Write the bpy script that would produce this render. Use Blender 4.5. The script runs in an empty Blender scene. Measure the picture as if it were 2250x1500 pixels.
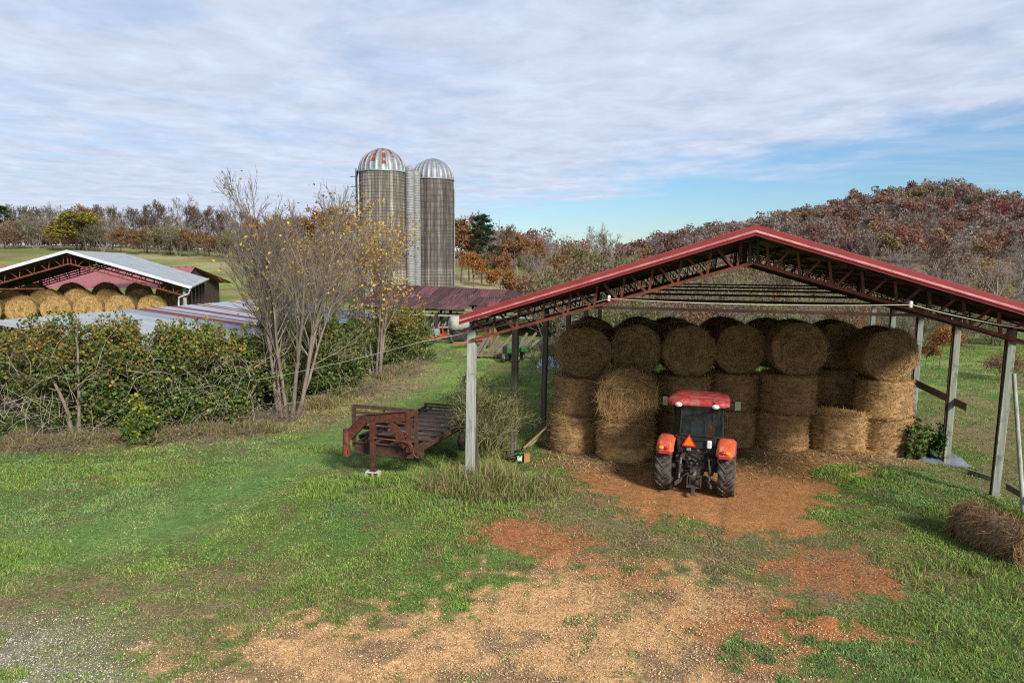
import bpy, math, random
import numpy as np
from mathutils import Vector, Matrix
R = math.radians
SC = bpy.context.scene
COL = SC.collection
CAM_H, F_PX, PITCH = 6.5, 1500.0, R(6.65)
rng = np.random.default_rng(7)
random.seed(7)

# ---------------------------------------------------------------- noise
def _hash(ix, iy, seed):
    h = (ix.astype(np.int64)*374761393 + iy.astype(np.int64)*668265263 + seed*1442695041) & 0x7fffffff
    h = ((h ^ (h >> 13))*1274126177) & 0x7fffffff
    h = ((h ^ (h >> 16))*1911520717) & 0x7fffffff
    return ((h ^ (h >> 15)) & 0xffff)/65535.0
def vnoise(x, y, seed=0):
    x = np.asarray(x, float); y = np.asarray(y, float)
    ix = np.floor(x); iy = np.floor(y); fx = x-ix; fy = y-iy
    fx = fx*fx*(3-2*fx); fy = fy*fy*(3-2*fy)
    a = _hash(ix, iy, seed); b = _hash(ix+1, iy, seed); c = _hash(ix, iy+1, seed); d = _hash(ix+1, iy+1, seed)
    return (a*(1-fx)+b*fx)*(1-fy)+(c*(1-fx)+d*fx)*fy
def fbm(x, y, seed=0, octv=4):
    s = 0; a = .5; t = 0
    for o in range(octv):
        s = s+a*vnoise(x*2**o, y*2**o, seed+o*17); t += a; a *= .5
    return s/t
def sstep(t):
    t = np.clip(t, 0, 1); return t*t*(3-2*t)

# ---------------------------------------------------------------- layout calculator: a point of the place from its direction and distance
def at(px, py, Y):
    a = (py-750)/F_PX
    dy = math.cos(PITCH)-a*math.sin(PITCH); dz = -math.sin(PITCH)-a*math.cos(PITCH)
    return Vector(((px-1125)/F_PX/dy*Y, Y, CAM_H+dz/dy*Y))
def on_ground(px, py, z=0.0):
    a = (py-750)/F_PX
    dy = math.cos(PITCH)-a*math.sin(PITCH); dz = -math.sin(PITCH)-a*math.cos(PITCH)
    return at(px, py, (z-CAM_H)/dz*dy)

# ---------------------------------------------------------------- terrain
def gz(x, y):
    x = np.asarray(x, float); y = np.asarray(y, float)
    z = 0.28*np.exp(-(((x+3.2)/4.2)**2+((y-17.6)/3.2)**2))
    z = z-0.28*sstep((y-19)/4)*np.exp(-((x+1)/3.2)**2)*sstep((60-y)/20)
    z = z-0.35*sstep((x-11.5)/4)*sstep((y-17)/5)
    z = z-0.012*np.clip(y-45, 0, 60)*sstep((x-6)/20)
    z = z+0.10*(fbm(x*.35, y*.35, 3)-.5)+0.035*(fbm(x*1.6, y*1.6, 9)-.5)
    wl = np.clip(.15+(-x-10)/125, 0, 1)
    z = z+10.6*sstep((y-42)/165)*wl + 3.6*sstep((y-60)/120)*(1-wl)*sstep((60-x)/70)
    # wooded hill on the far side of the valley
    hill = 36.5*np.exp(-((x-216)/62)**2-((y-385)/115)**2)
    hill = hill+19*np.exp(-((x-335)/95)**2-((y-410)/150)**2)
    hill = hill+14.5*np.exp(-((x-122)/55)**2-((y-370)/120)**2)
    hill = hill+3*np.exp(-((x-60)/70)**2-((y-330)/110)**2)
    z = z+hill
    hill = hill*(1+.30*(fbm(x*.022, y*.022, 5, 3)-.5))
    far = sstep((y-480)/300)*(16+10*np.sin(x*.006+1.0)+5*np.sin(x*.017))
    z = z+far*.62
    return z
def gz1(x, y): return float(gz(np.array([x]), np.array([y]))[0])

# ---------------------------------------------------------------- meshes
def np_mesh(name, V, faces, mats, midx=None, col=None, smooth=False):
    me = bpy.data.meshes.new(name)
    V = np.ascontiguousarray(V, dtype=np.float32)
    me.vertices.add(len(V)); me.vertices.foreach_set('co', V.ravel())
    faces = [np.asarray(f, dtype=np.int32) for f in faces if len(f)]
    loops = np.concatenate([f.ravel() for f in faces])
    tot = np.concatenate([np.full(len(f), f.shape[1], np.int32) for f in faces])
    st = np.concatenate([[0], np.cumsum(tot)[:-1]]).astype(np.int32)
    me.loops.add(len(loops)); me.loops.foreach_set('vertex_index', loops)
    me.polygons.add(len(tot)); me.polygons.foreach_set('loop_start', st)
    if midx is not None: me.polygons.foreach_set('material_index', np.asarray(midx, np.int32))
    if smooth is not False:
        s = np.full(len(tot), True) if smooth is True else np.asarray(smooth, bool)
        me.polygons.foreach_set('use_smooth', s)
    for m in mats: me.materials.append(m)
    if col is not None:
        at_ = me.attributes.new('tint', 'FLOAT_COLOR', 'POINT')
        c = np.ones((len(V), 4), np.float32); c[:, :col.shape[1]] = col
        at_.data.foreach_set('color', c.ravel())
    me.update(calc_edges=True)
    return me

class MB:
    def __init__(s): s.V = []; s.F = []; s.M = []; s.S = []; s.C = []; s.n = 0
    def add(s, V, F, m=0, smooth=False, col=None):
        V = [tuple(v) for v in V]
        s.V += V; s.F += [tuple(i+s.n for i in f) for f in F]
        s.M += [m]*len(F); s.S += [smooth]*len(F)
        s.C += ([(1, 1, 1)]*len(V) if col is None else (col if isinstance(col, list) else [col]*len(V)))
        s.n += len(V); return s
    def box(s, c, size, rot=None, m=0, ch=0.0):
        hx, hy, hz = size[0]/2, size[1]/2, size[2]/2
        M = rot if rot is not None else Matrix.Identity(3)
        c = Vector(c)
        if ch <= 0:
            V = [c+M@Vector((x*hx, y*hy, z*hz)) for x in (-1, 1) for y in (-1, 1) for z in (-1, 1)]
            F = [(0, 1, 3, 2), (4, 6, 7, 5), (0, 4, 5, 1), (2, 3, 7, 6), (0, 2, 6, 4), (1, 5, 7, 3)]
            return s.add(V, F, m)
        ch = min(ch, hx*.9, hy*.9, hz*.9)
        V = []; idx = {}
        for sx in (-1, 1):
            for sy in (-1, 1):
                for sz in (-1, 1):
                    for a in range(3):
                        v = [sx*(hx-ch), sy*(hy-ch), sz*(hz-ch)]
                        v[a] = (sx*hx, sy*hy, sz*hz)[a]
                        idx[(sx, sy, sz, a)] = len(V); V.append(c+M@Vector(v))
        F = []
        def orient(f):
            p = [V[i] for i in f]; n = (p[1]-p[0]).cross(p[2]-p[0]); cen = sum(p, Vector())/len(p)-c
            return f if n.dot(cen) > 0 else f[::-1]
        for a in range(3):
            b, d = [(1, 2), (0, 2), (0, 1)][a]
            for sg in (-1, 1):
                f = []
                for (p, q) in ((-1, -1), (1, -1), (1, 1), (-1, 1)):
                    k = [0, 0, 0]; k[a] = sg; k[b] = p; k[d] = q; f.append(idx[(*k, a)])
                F.append(orient(tuple(f)))
        for a in range(3):
            b, d = [(1, 2), (0, 2), (0, 1)][a]
            for p in (-1, 1):
                for q in (-1, 1):
                    k1 = [0, 0, 0]; k2 = [0, 0, 0]
                    k1[a] = -1; k2[a] = 1
                    for k in (k1, k2): k[b] = p; k[d] = q
                    F.append(orient((idx[(*k1, b)], idx[(*k2, b)], idx[(*k2, d)], idx[(*k1, d)])))
        for sx in (-1, 1):
            for sy in (-1, 1):
                for sz in (-1, 1):
                    F.append(orient(tuple(idx[(sx, sy, sz, a)] for a in range(3))))
        return s.add(V, F, m)
    def bar(s, p, q, w, h=None, m=0, up=(0, 0, 1), ch=0.0):
        p = Vector(p); q = Vector(q); h = h or w
        z = (q-p); L = z.length; z.normalize(); u = Vector(up)
        if abs(z.dot(u)) > .98: u = Vector((0, 1, 0))
        x = u.cross(z).normalized(); y = z.cross(x)
        M = Matrix((x, y, z)).transposed()
        return s.box((p+q)/2, (w, h, L), M, m, ch)
    def tube(s, pts, r, n=8, m=0, caps=True, smooth=True):
        pts = [Vector(p) for p in pts]; rs = r if isinstance(r, (list, tuple)) else [r]*len(pts)
        V = []; F = []
        prevx = None
        for i, p in enumerate(pts):
            d = (pts[min(i+1, len(pts)-1)]-pts[max(i-1, 0)]).normalized()
            if prevx is None:
                u = Vector((0, 0, 1)) if abs(d.z) < .9 else Vector((1, 0, 0))
                x = u.cross(d).normalized()
            else:
                x = (prevx-d*prevx.dot(d)).normalized()
            prevx = x; y = d.cross(x)
            for k in range(n):
                a = 2*math.pi*k/n
                V.append(p+(x*math.cos(a)+y*math.sin(a))*rs[i])
        for i in range(len(pts)-1):
            for k in range(n):
                F.append((i*n+k, i*n+(k+1) % n, (i+1)*n+(k+1) % n, (i+1)*n+k))
        s.add(V, F, m, smooth)
        if caps:
            s.add(V[:n], [tuple(range(n))[::-1]], m); s.add(V[-n:], [tuple(range(n))], m)
        return s
    def lathe(s, prof, n=24, m=0, M=None, smooth=True, closed=False):
        M = M or Matrix.Identity(4); V = []; F = []
        for (r, z) in prof:
            for k in range(n):
                a = 2*math.pi*k/n
                V.append(M@Vector((r*math.cos(a), r*math.sin(a), z)))
        P = len(prof)
        for i in range(P-1 if not closed else P):
            j = (i+1) % P
            for k in range(n):
                F.append((i*n+k, i*n+(k+1) % n, j*n+(k+1) % n, j*n+k))
        return s.add(V, F, m, smooth)
    def prism(s, poly, d, m=0):      # poly: 3D points of one face, d: offset vector
        n = len(poly); d = Vector(d); P = [Vector(p) for p in poly]
        V = P+[p+d for p in P]
        F = [tuple(range(n))[::-1], tuple(range(n, 2*n))]+[(i, (i+1) % n, n+(i+1) % n, n+i) for i in range(n)]
        nrm = sum(((P[i]-P[0]).cross(P[(i+1) % n]-P[0]) for i in range(1, n-1)), Vector())
        if nrm.dot(d) < 0: F = [f[::-1] for f in F]
        return s.add(V, F, m)
    def mesh(s, name, mats):
        me = bpy.data.meshes.new(name)
        me.from_pydata(s.V, [], s.F)
        for mm in mats: me.materials.append(mm)
        me.polygons.foreach_set('material_index', s.M); me.polygons.foreach_set('use_smooth', s.S)
        a = me.attributes.new('tint', 'FLOAT_COLOR', 'POINT')
        a.data.foreach_set('color', np.concatenate([np.array(s.C, np.float32), np.ones((s.n, 1), np.float32)], 1).ravel())
        me.update(); return me
    def build(s, name, mats, parent=None, **kw):
        if not isinstance(mats, (list, tuple)): mats = [mats]
        return link(name, s.mesh(name, mats), parent, **kw)

def link(name, data, parent=None, loc=None, rotz=0, scale=None):
    o = bpy.data.objects.new(name, data); COL.objects.link(o)
    if parent: o.parent = parent
    if loc is not None: o.location = loc
    if rotz: o.rotation_euler = (0, 0, rotz)
    if scale is not None: o.scale = (scale,)*3 if isinstance(scale, (int, float)) else scale
    return o
def tag(o, label=None, cat=None, group=None, kind=None):
    if label: o['label'] = label
    if cat: o['category'] = cat
    if group: o['group'] = group
    if kind: o['kind'] = kind
    return o
def thing(name, label, cat, loc=(0, 0, 0), rotz=0, group=None, scale=None):
    o = link(name, None, None, loc, rotz, scale); o.empty_display_size = .3
    return tag(o, label, cat, group)
def copy_thing(src, loc, rotz=0, scale=None, label=None, group=None):
    c = src.copy(); COL.objects.link(c); c.location = loc; c.rotation_euler = (0, 0, rotz)
    if scale is not None: c.scale = (scale,)*3 if isinstance(scale, (int, float)) else scale
    if label: c['label'] = label
    if group: c['group'] = group
    for ch in src.children:
        k = ch.copy(); COL.objects.link(k); k.parent = c
        for g in ch.children:
            h = g.copy(); COL.objects.link(h); h.parent = k
    return c
# ---------------------------------------------------------------- materials
def mat(name, c1, c2=None, scale=4.0, rough=.8, metal=0.0, bump=0.0, stretch=(1, 1, 1), c3=None, lo=.35, hi=.65, spec=.3, detail=6, tint=False, bscale=None, distort=0.0, blotch=None):
    m = bpy.data.materials.new(name); m.use_nodes = True
    nt = m.node_tree; N = nt.nodes; L = nt.links
    b = N['Principled BSDF']; b.inputs['Roughness'].default_value = rough; b.inputs['Metallic'].default_value = metal
    b.inputs['Specular IOR Level'].default_value = spec
    tc = N.new('ShaderNodeTexCoord'); mp = N.new('ShaderNodeMapping'); mp.inputs['Scale'].default_value = stretch
    L.new(tc.outputs['Object'], mp.inputs['Vector'])
    no = N.new('ShaderNodeTexNoise'); no.inputs['Scale'].default_value = scale; no.inputs['Detail'].default_value = detail
    no.inputs['Roughness'].default_value = .65; no.inputs['Distortion'].default_value = distort
    L.new(mp.outputs[0], no.inputs['Vector'])
    cr = N.new('ShaderNodeValToRGB'); e = cr.color_ramp.elements
    e[0].position = lo; e[0].color = (*c1, 1); e[1].position = hi; e[1].color = (*(c2 or c1), 1)
    if c3:
        k = e.new((lo+hi)/2); k.color = (*c3, 1)
    L.new(no.outputs['Fac'], cr.inputs['Fac'])
    out = cr.outputs['Color']
    if blotch:   # (colour, scale, low, high): patches of dirt or rust with their own outline
        n2 = N.new('ShaderNodeTexNoise'); n2.inputs['Scale'].default_value = blotch[1]; n2.inputs['Detail'].default_value = 8
        n2.inputs['Roughness'].default_value = .7
        L.new(tc.outputs['Object'], n2.inputs['Vector'])
        mr = N.new('ShaderNodeMapRange'); mr.inputs[1].default_value = blotch[2]; mr.inputs[2].default_value = blotch[3]
        L.new(n2.outputs['Fac'], mr.inputs[0])
        mx = N.new('ShaderNodeMix'); mx.data_type = 'RGBA'; L.new(mr.outputs[0], mx.inputs[0])
        L.new(out, mx.inputs[6]); mx.inputs[7].default_value = (*blotch[0], 1); out = mx.outputs[2]
    if tint:
        a = N.new('ShaderNodeAttribute'); a.attribute_name = 'tint'
        mx = N.new('ShaderNodeMix'); mx.data_type = 'RGBA'; mx.blend_type = 'MULTIPLY'; mx.inputs[0].default_value = 1
        L.new(out, mx.inputs[6]); L.new(a.outputs['Color'], mx.inputs[7]); out = mx.outputs[2]
    L.new(out, b.inputs['Base Color'])
    if bump:
        bn = N.new('ShaderNodeBump'); bn.inputs['Strength'].default_value = bump; bn.inputs['Distance'].default_value = .02
        src = no
        if bscale:
            src = N.new('ShaderNodeTexNoise'); src.inputs['Scale'].default_value = bscale; src.inputs['Detail'].default_value = 5
            L.new(mp.outputs[0], src.inputs['Vector'])
        L.new(src.outputs['Fac'], bn.inputs['Height']); L.new(bn.outputs[0], b.inputs['Normal'])
    return m
def leafmat(name, rough=.6, transl=.25):
    m = bpy.data.materials.new(name); m.use_nodes = True
    nt = m.node_tree; N = nt.nodes; L = nt.links
    b = N['Principled BSDF']; b.inputs['Roughness'].default_value = rough; b.inputs['Specular IOR Level'].default_value = .25
    a = N.new('ShaderNodeAttribute'); a.attribute_name = 'tint'
    L.new(a.outputs['Color'], b.inputs['Base Color'])
    if transl:
        t = N.new('ShaderNodeBsdfTranslucent'); L.new(a.outputs['Color'], t.inputs['Color'])
        mx = N.new('ShaderNodeMixShader'); mx.inputs[0].default_value = transl
        L.new(b.outputs[0], mx.inputs[1]); L.new(t.outputs[0], mx.inputs[2])
        L.new(mx.outputs[0], N['Material Output'].inputs['Surface'])
    return m
M = {}
M['red_trim'] = mat('red_trim', (.20, .019, .018), (.26, .028, .025), 1.5, .5, bump=.05, spec=.5)
M['pale_sheen_trim'] = mat('pale_sheen_trim', (.36, .15, .145), (.27, .06, .057), 9, .45, lo=.42, hi=.68, blotch=((.40, .23, .22), 3, .45, .6))  # sky reflection on the red trim's sloping fold, painted as weathered pink
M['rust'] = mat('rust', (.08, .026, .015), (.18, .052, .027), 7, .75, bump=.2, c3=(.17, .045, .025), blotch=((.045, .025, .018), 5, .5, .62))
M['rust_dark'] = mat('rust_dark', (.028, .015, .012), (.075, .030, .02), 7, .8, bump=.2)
M['trailer'] = mat('trailer', (.055, .02, .013), (.125, .038, .024), 9, .7, bump=.3, c3=(.08, .026, .017), blotch=((.30, .23, .19), 13, .64, .71))
M['trailer_dark'] = mat('trailer_dark', (.035, .022, .017), (.10, .05, .032), 8, .85, bump=.3, blotch=((.30, .24, .2), 16, .66, .72))
M['underside'] = mat('underside', (.07, .06, .052), (.24, .20, .16), 1.2, .7, lo=.4, hi=.7, blotch=((.03, .02, .016), 2, .5, .6))
M['dark_wood'] = mat('dark_wood', (.03, .021, .015), (.075, .055, .04), 12, .9, stretch=(1, 1, .1))
M['post_pale'] = mat('post_pale', (.22, .23, .20), (.42, .43, .38), 14, .85, stretch=(1, 1, .07), bump=.6, c3=(.32, .33, .29), blotch=((.13, .13, .09), 2.5, .56, .68))
M['post_green'] = mat('post_green', (.17, .19, .155), (.33, .35, .29), 14, .85, stretch=(1, 1, .07), bump=.6, blotch=((.11, .10, .06), 2.5, .52, .66))
M['post_brown'] = mat('post_brown', (.07, .06, .045), (.20, .16, .125), 14, .9, stretch=(1, 1, .07), bump=.6, c3=(.12, .10, .075))
M['hay'] = mat('hay', (.19, .11, .052), (.56, .36, .17), 34, .95, bump=.9, c3=(.35, .21, .095), detail=9, distort=1.2, blotch=((.10, .058, .024), 2.2, .5, .72), spec=.1, tint=True)
M['hay_gold'] = mat('hay_gold', (.22, .135, .05), (.48, .32, .13), 30, .95, bump=.9, c3=(.36, .24, .09), detail=9, distort=1.2, blotch=((.16, .095, .035), 2.2, .52, .72), spec=.1, tint=True)
M['hay_old'] = mat('hay_old', (.11, .068, .04), (.30, .20, .125), 34, .95, bump=.9, c3=(.19, .12, .075), detail=9, distort=1.2, spec=.1)
M['strand'] = leafmat('strand', .9, 0)
M['leaf'] = leafmat('leaf')
M['grass'] = leafmat('grass', .7, .3)
M['bark'] = mat('bark', (.11, .088, .068), (.27, .22, .175), 9, .95, bump=.4, stretch=(1, 1, .2))
M['bark_grey'] = mat('bark_grey', (.15, .125, .11), (.29, .25, .22), 5, .95)
M['twig_green'] = mat('twig_green', (.16, .15, .07), (.27, .25, .13), 5, .9)
M['twig_pale'] = mat('twig_pale', (.30, .25, .19), (.50, .44, .36), 5, .95)
M['bark_dark'] = mat('bark_dark', (.07, .052, .042), (.15, .115, .09), 5, .95)
M['rubber'] = mat('rubber', (.025, .024, .023), (.16, .13, .10), 6, .9, bump=.2, lo=.38, hi=.7, c3=(.075, .064, .053), blotch=((.22, .165, .115), 9, .56, .7))
M['mud_rim'] = mat('mud_rim', (.16, .09, .04), (.30, .17, .08), 6, .9)
M['kubo_orange'] = mat('orange_paint', (.52, .072, .03), (.60, .11, .045), 4, .45, spec=.5, blotch=((.42, .24, .15), 6, .50, .72))
M['cab_red'] = mat('cab_red', (.31, .028, .033), (.40, .048, .05), 3, .5, spec=.4, blotch=((.38, .19, .16), 4, .47, .70))
M['black'] = mat('black', (.012, .012, .013), (.03, .028, .027), 8, .6)
M['grease'] = mat('grease', (.025, .021, .019), (.12, .09, .07), 12, .75, bump=.4, c3=(.055, .042, .034))
M['steel'] = mat('steel', (.25, .26, .28), (.4, .41, .42), 8, .4, .6)
M['amber'] = mat('amber', (.85, .30, .02), None, rough=.2, spec=.5)
M['lamp_red'] = mat('lamp_red', (.42, .01, .015), None, rough=.2, spec=.5)
M['smv_orange'] = mat('smv_orange', (.95, .17, .01), (.9, .15, .01), 5, .5)
M['smv_red'] = mat('smv_red', (.65, .02, .015), (.5, .02, .015), 5, .35)
M['white_plastic'] = mat('white_plastic', (.55, .54, .50), (.72, .71, .68), 5, .5)
M['mirror'] = mat('mirror', (.30, .32, .27), (.42, .43, .37), 3, .12, .7)
M['seat'] = mat('seat', (.03, .034, .042), (.055, .06, .07), 6, .7)
M['galv'] = mat('galv', (.20, .21, .225), (.30, .31, .325), 1.5, .55, .5, stretch=(1, 1, 3), blotch=((.33, .34, .35), 1.1, .52, .68))
M['galv_dull'] = mat('galv_dull', (.19, .19, .19), (.30, .30, .295), 2.5, .7, .2, blotch=((.28, .27, .26), 1.6, .55, .72))
M['dome_rust'] = mat('dome_rust', (.13, .032, .02), (.20, .055, .036), 3, .7, blotch=((.48, .44, .44), 1.3, .54, .66), stretch=(1, 1, .5))
M['dome_green'] = mat('dome_green', (.21, .235, .23), (.29, .31, .30), 2, .45, .5, blotch=((.30, .47, .40), .9, .47, .62))
M['stave'] = mat('stave', (.20, .19, .17), (.52, .50, .46), 1.7, .9, stretch=(2.4, 2.4, .2), c3=(.25, .225, .19), tint=True, bump=.3, lo=.3, hi=.7, blotch=((.50, .47, .42), 1.8, .62, .74))
M['stave_dark'] = mat('stave_dark', (.085, .077, .070), (.29, .27, .245), 1.7, .9, stretch=(1.8, 1.8, .22), c3=(.155, .14, .125), tint=True, bump=.3, lo=.34, hi=.72, blotch=((.38, .36, .33), 2.6, .66, .76))
M['hoop'] = mat('hoop', (.035, .03, .027), (.08, .06, .05), 6, .8)
M['roof_slate'] = mat('roof_slate', (.21, .235, .255), (.34, .365, .385), 1.2, .55, .25, stretch=(1, 3, 1), blotch=((.15, .165, .18), 1.6, .54, .72), c3=(.275, .30, .32))
M['white_trim'] = mat('white_trim', (.42, .44, .46), (.56, .57, .58), 3, .5)
M['roof_red_far'] = mat('roof_red_far', (.23, .06, .065), (.32, .11, .115), 1.6, .55, stretch=(6, 1, 1))
M['tin_pale'] = mat('tin_pale', (.27, .285, .305), (.39, .405, .43), 1.3, .5, .25, stretch=(.4, 2.5, 1), tint=True, blotch=((.30, .085, .05), 1.9, .66, .74))
M['tin_rust'] = mat('tin_rust', (.038, .016, .018), (.105, .042, .042), 1.2, .75, stretch=(3.5, .35, 1), c3=(.066, .026, .027), tint=True, blotch=((.30, .22, .22), 2.4, .68, .76))
M['plank_new'] = mat('plank_new', (.30, .22, .10), (.46, .36, .18), 6, .8, stretch=(.3, 4, 4))
M['plank_old'] = mat('plank_old', (.085, .068, .05), (.22, .18, .14), 7, .9, stretch=(.3, 4, 4))
M['concrete'] = mat('concrete', (.36, .34, .30), (.52, .50, .45), 9, .95, bump=.4)
M['green_plastic'] = mat('green_plastic', (.012, .16, .075), (.02, .22, .10), 5, .4)
M['orange_box'] = mat('orange_box', (.36, .16, .06), (.42, .20, .08), 5, .8)
M['tarp_grey'] = mat('tarp_grey', (.085, .095, .12), (.16, .175, .21), 3, .6, bump=.5)
M['tarp_blue'] = mat('tarp_blue', (.42, .50, .68), (.60, .66, .78), 3, .6)
M['tank_white'] = mat('tank_white', (.28, .265, .225), (.40, .38, .33), 3, .7)
M['implement_red'] = mat('implement_red', (.36, .018, .018), (.44, .03, .025), 4, .45)
M['implement_orange'] = mat('implement_orange', (.26, .07, .025), (.34, .11, .04), 5, .6)
M['implement_green'] = mat('implement_green', (.03, .11, .025), (.05, .16, .045), 5, .5)
M['wire'] = mat('wire', (.48, .44, .34), (.60, .56, .46), 5, .6)
M['porcelain'] = mat('porcelain', (.7, .7, .68), None, rough=.25, spec=.5)
M['wall_white'] = mat('wall_white', (.65, .65, .63), (.75, .75, .73), 3, .7)
M['pebble'] = leafmat('pebble', .95, 0)
def glassmat():
    m = bpy.data.materials.new('cab_glass'); m.use_nodes = True
    nt = m.node_tree; N = nt.nodes; L = nt.links
    b = N['Principled BSDF']; b.inputs['Base Color'].default_value = (.03, .045, .04, 1); b.inputs['Roughness'].default_value = .05
    b.inputs['Specular IOR Level'].default_value = .7
    t = N.new('ShaderNodeBsdfTransparent'); t.inputs['Color'].default_value = (.62, .70, .66, 1)
    tc = N.new('ShaderNodeTexCoord'); no = N.new('ShaderNodeTexNoise'); no.inputs['Scale'].default_value = 5
    L.new(tc.outputs['Object'], no.inputs['Vector'])
    mr = N.new('ShaderNodeMapRange'); mr.inputs[1].default_value = .4; mr.inputs[2].default_value = .7; mr.inputs[3].default_value = .16; mr.inputs[4].default_value = .38
    L.new(no.outputs['Fac'], mr.inputs[0])
    mx = N.new('ShaderNodeMixShader'); L.new(mr.outputs[0], mx.inputs[0])
    L.new(t.outputs[0], mx.inputs[1]); L.new(b.outputs[0], mx.inputs[2])
    L.new(mx.outputs[0], N['Material Output'].inputs['Surface'])
    return m
M['glass'] = glassmat()
# ---------------------------------------------------------------- ground zones (soft outlines, laid out on the ground in metres)
def gpoly(px):
    return np.array([(p.x, p.y) for p in (on_ground(a, b) for a, b in px)])
def softpoly(x, y, poly, soft, wob=.6, seed=1):
    x = x+(fbm(x*.9, y*.9, seed)-.5)*2*wob; y = y+(fbm(x*.9+40, y*.9, seed+5)-.5)*2*wob
    n = len(poly); inside = np.zeros(x.shape, bool); d2 = np.full(x.shape, 1e9)
    for i in range(n):
        ax, ay = poly[i]; bx, by = poly[(i+1) % n]
        ex, ey = bx-ax, by-ay
        t = np.clip(((x-ax)*ex+(y-ay)*ey)/(ex*ex+ey*ey), 0, 1)
        d2 = np.minimum(d2, (x-ax-t*ex)**2+(y-ay-t*ey)**2)
        c = (ay > y) != (by > y)
        with np.errstate(divide='ignore', invalid='ignore'):
            inside ^= c & (x < (bx-ax)*(y-ay)/(by-ay+1e-12)+ax)
    d = np.sqrt(d2); sd = np.where(inside, d, -d)
    return sstep(sd/soft*.5+.5)
Z_FLOOR = gpoly([(1205, 960), (1500, 940), (2020, 955), (2015, 1000), (1900, 1012), (1862, 1050), (1800, 1090), (1790, 1150), (1690, 1160), (1560, 1145), (1430, 1125), (1330, 1085), (1270, 1040), (1225, 1005)])
Z_GRAVEL = gpoly([(330, 1570), (440, 1470), (640, 1405), (900, 1385), (1080, 1330), (1180, 1270), (1320, 1235), (1480, 1250), (1640, 1290), (1725, 1330), (1720, 1390), (1620, 1430), (1590, 1480), (1540, 1570)])
Z_CLAYS = [gpoly([(1065, 1170), (1120, 1150), (1200, 1165), (1290, 1195), (1260, 1225), (1150, 1215), (1080, 1200)]),
           gpoly([(1690, 1245), (1760, 1205), (1850, 1215), (1930, 1255), (1960, 1290), (1860, 1300), (1760, 1280)]),
           gpoly([(1640, 1320), (1730, 1310), (1760, 1360), (1900, 1375), (1860, 1400), (1660, 1390)])]
Z_GREY = gpoly([(-260, 1570), (-260, 1400), (-40, 1385), (120, 1400), (240, 1450), (330, 1570)])
Z_DRY = [gpoly([(-300, 1420), (-260, 1275), (0, 1262), (200, 1240), (420, 1220), (620, 1270), (760, 1330), (600, 1410), (430, 1450), (150, 1420)]),
         gpoly([(1250, 1060), (1330, 1085), (1440, 1140), (1600, 1165), (1790, 1165), (1900, 1180), (1990, 1260), (1900, 1330), (1740, 1310), (1500, 1235), (1290, 1215), (1180, 1160), (1200, 1100)]),
         gpoly([(2000, 960), (2250, 1000), (2330, 1080), (2250, 1090), (2100, 1050), (2010, 985)]),
         gpoly([(2000, 860), (2260, 810), (2420, 900), (2330, 1080), (2050, 985), (2005, 940)]),
         gpoly([(900, 800), (985, 775), (1170, 795), (1170, 812), (960, 812)])]
Z_LITTER = gpoly([(-300, 965), (60, 955), (300, 948), (560, 925), (700, 880), (800, 838), (905, 800), (985, 812), (930, 850), (850, 885), (745, 920), (700, 945), (560, 970), (470, 985), (300, 990), (120, 985), (-300, 1000)])
Z_LANE = gpoly([(-200, 1235), (150, 1165), (420, 1085), (560, 1020), (700, 950), (830, 890), (900, 850), (955, 800), (1040, 790), (1010, 830), (940, 890), (800, 960), (720, 1020), (640, 1090), (520, 1160), (320, 1215), (60, 1265), (-200, 1300)])
Z_SHADY = gpoly([(1180, 800), (1215, 800), (1240, 930), (1190, 960)])
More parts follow.
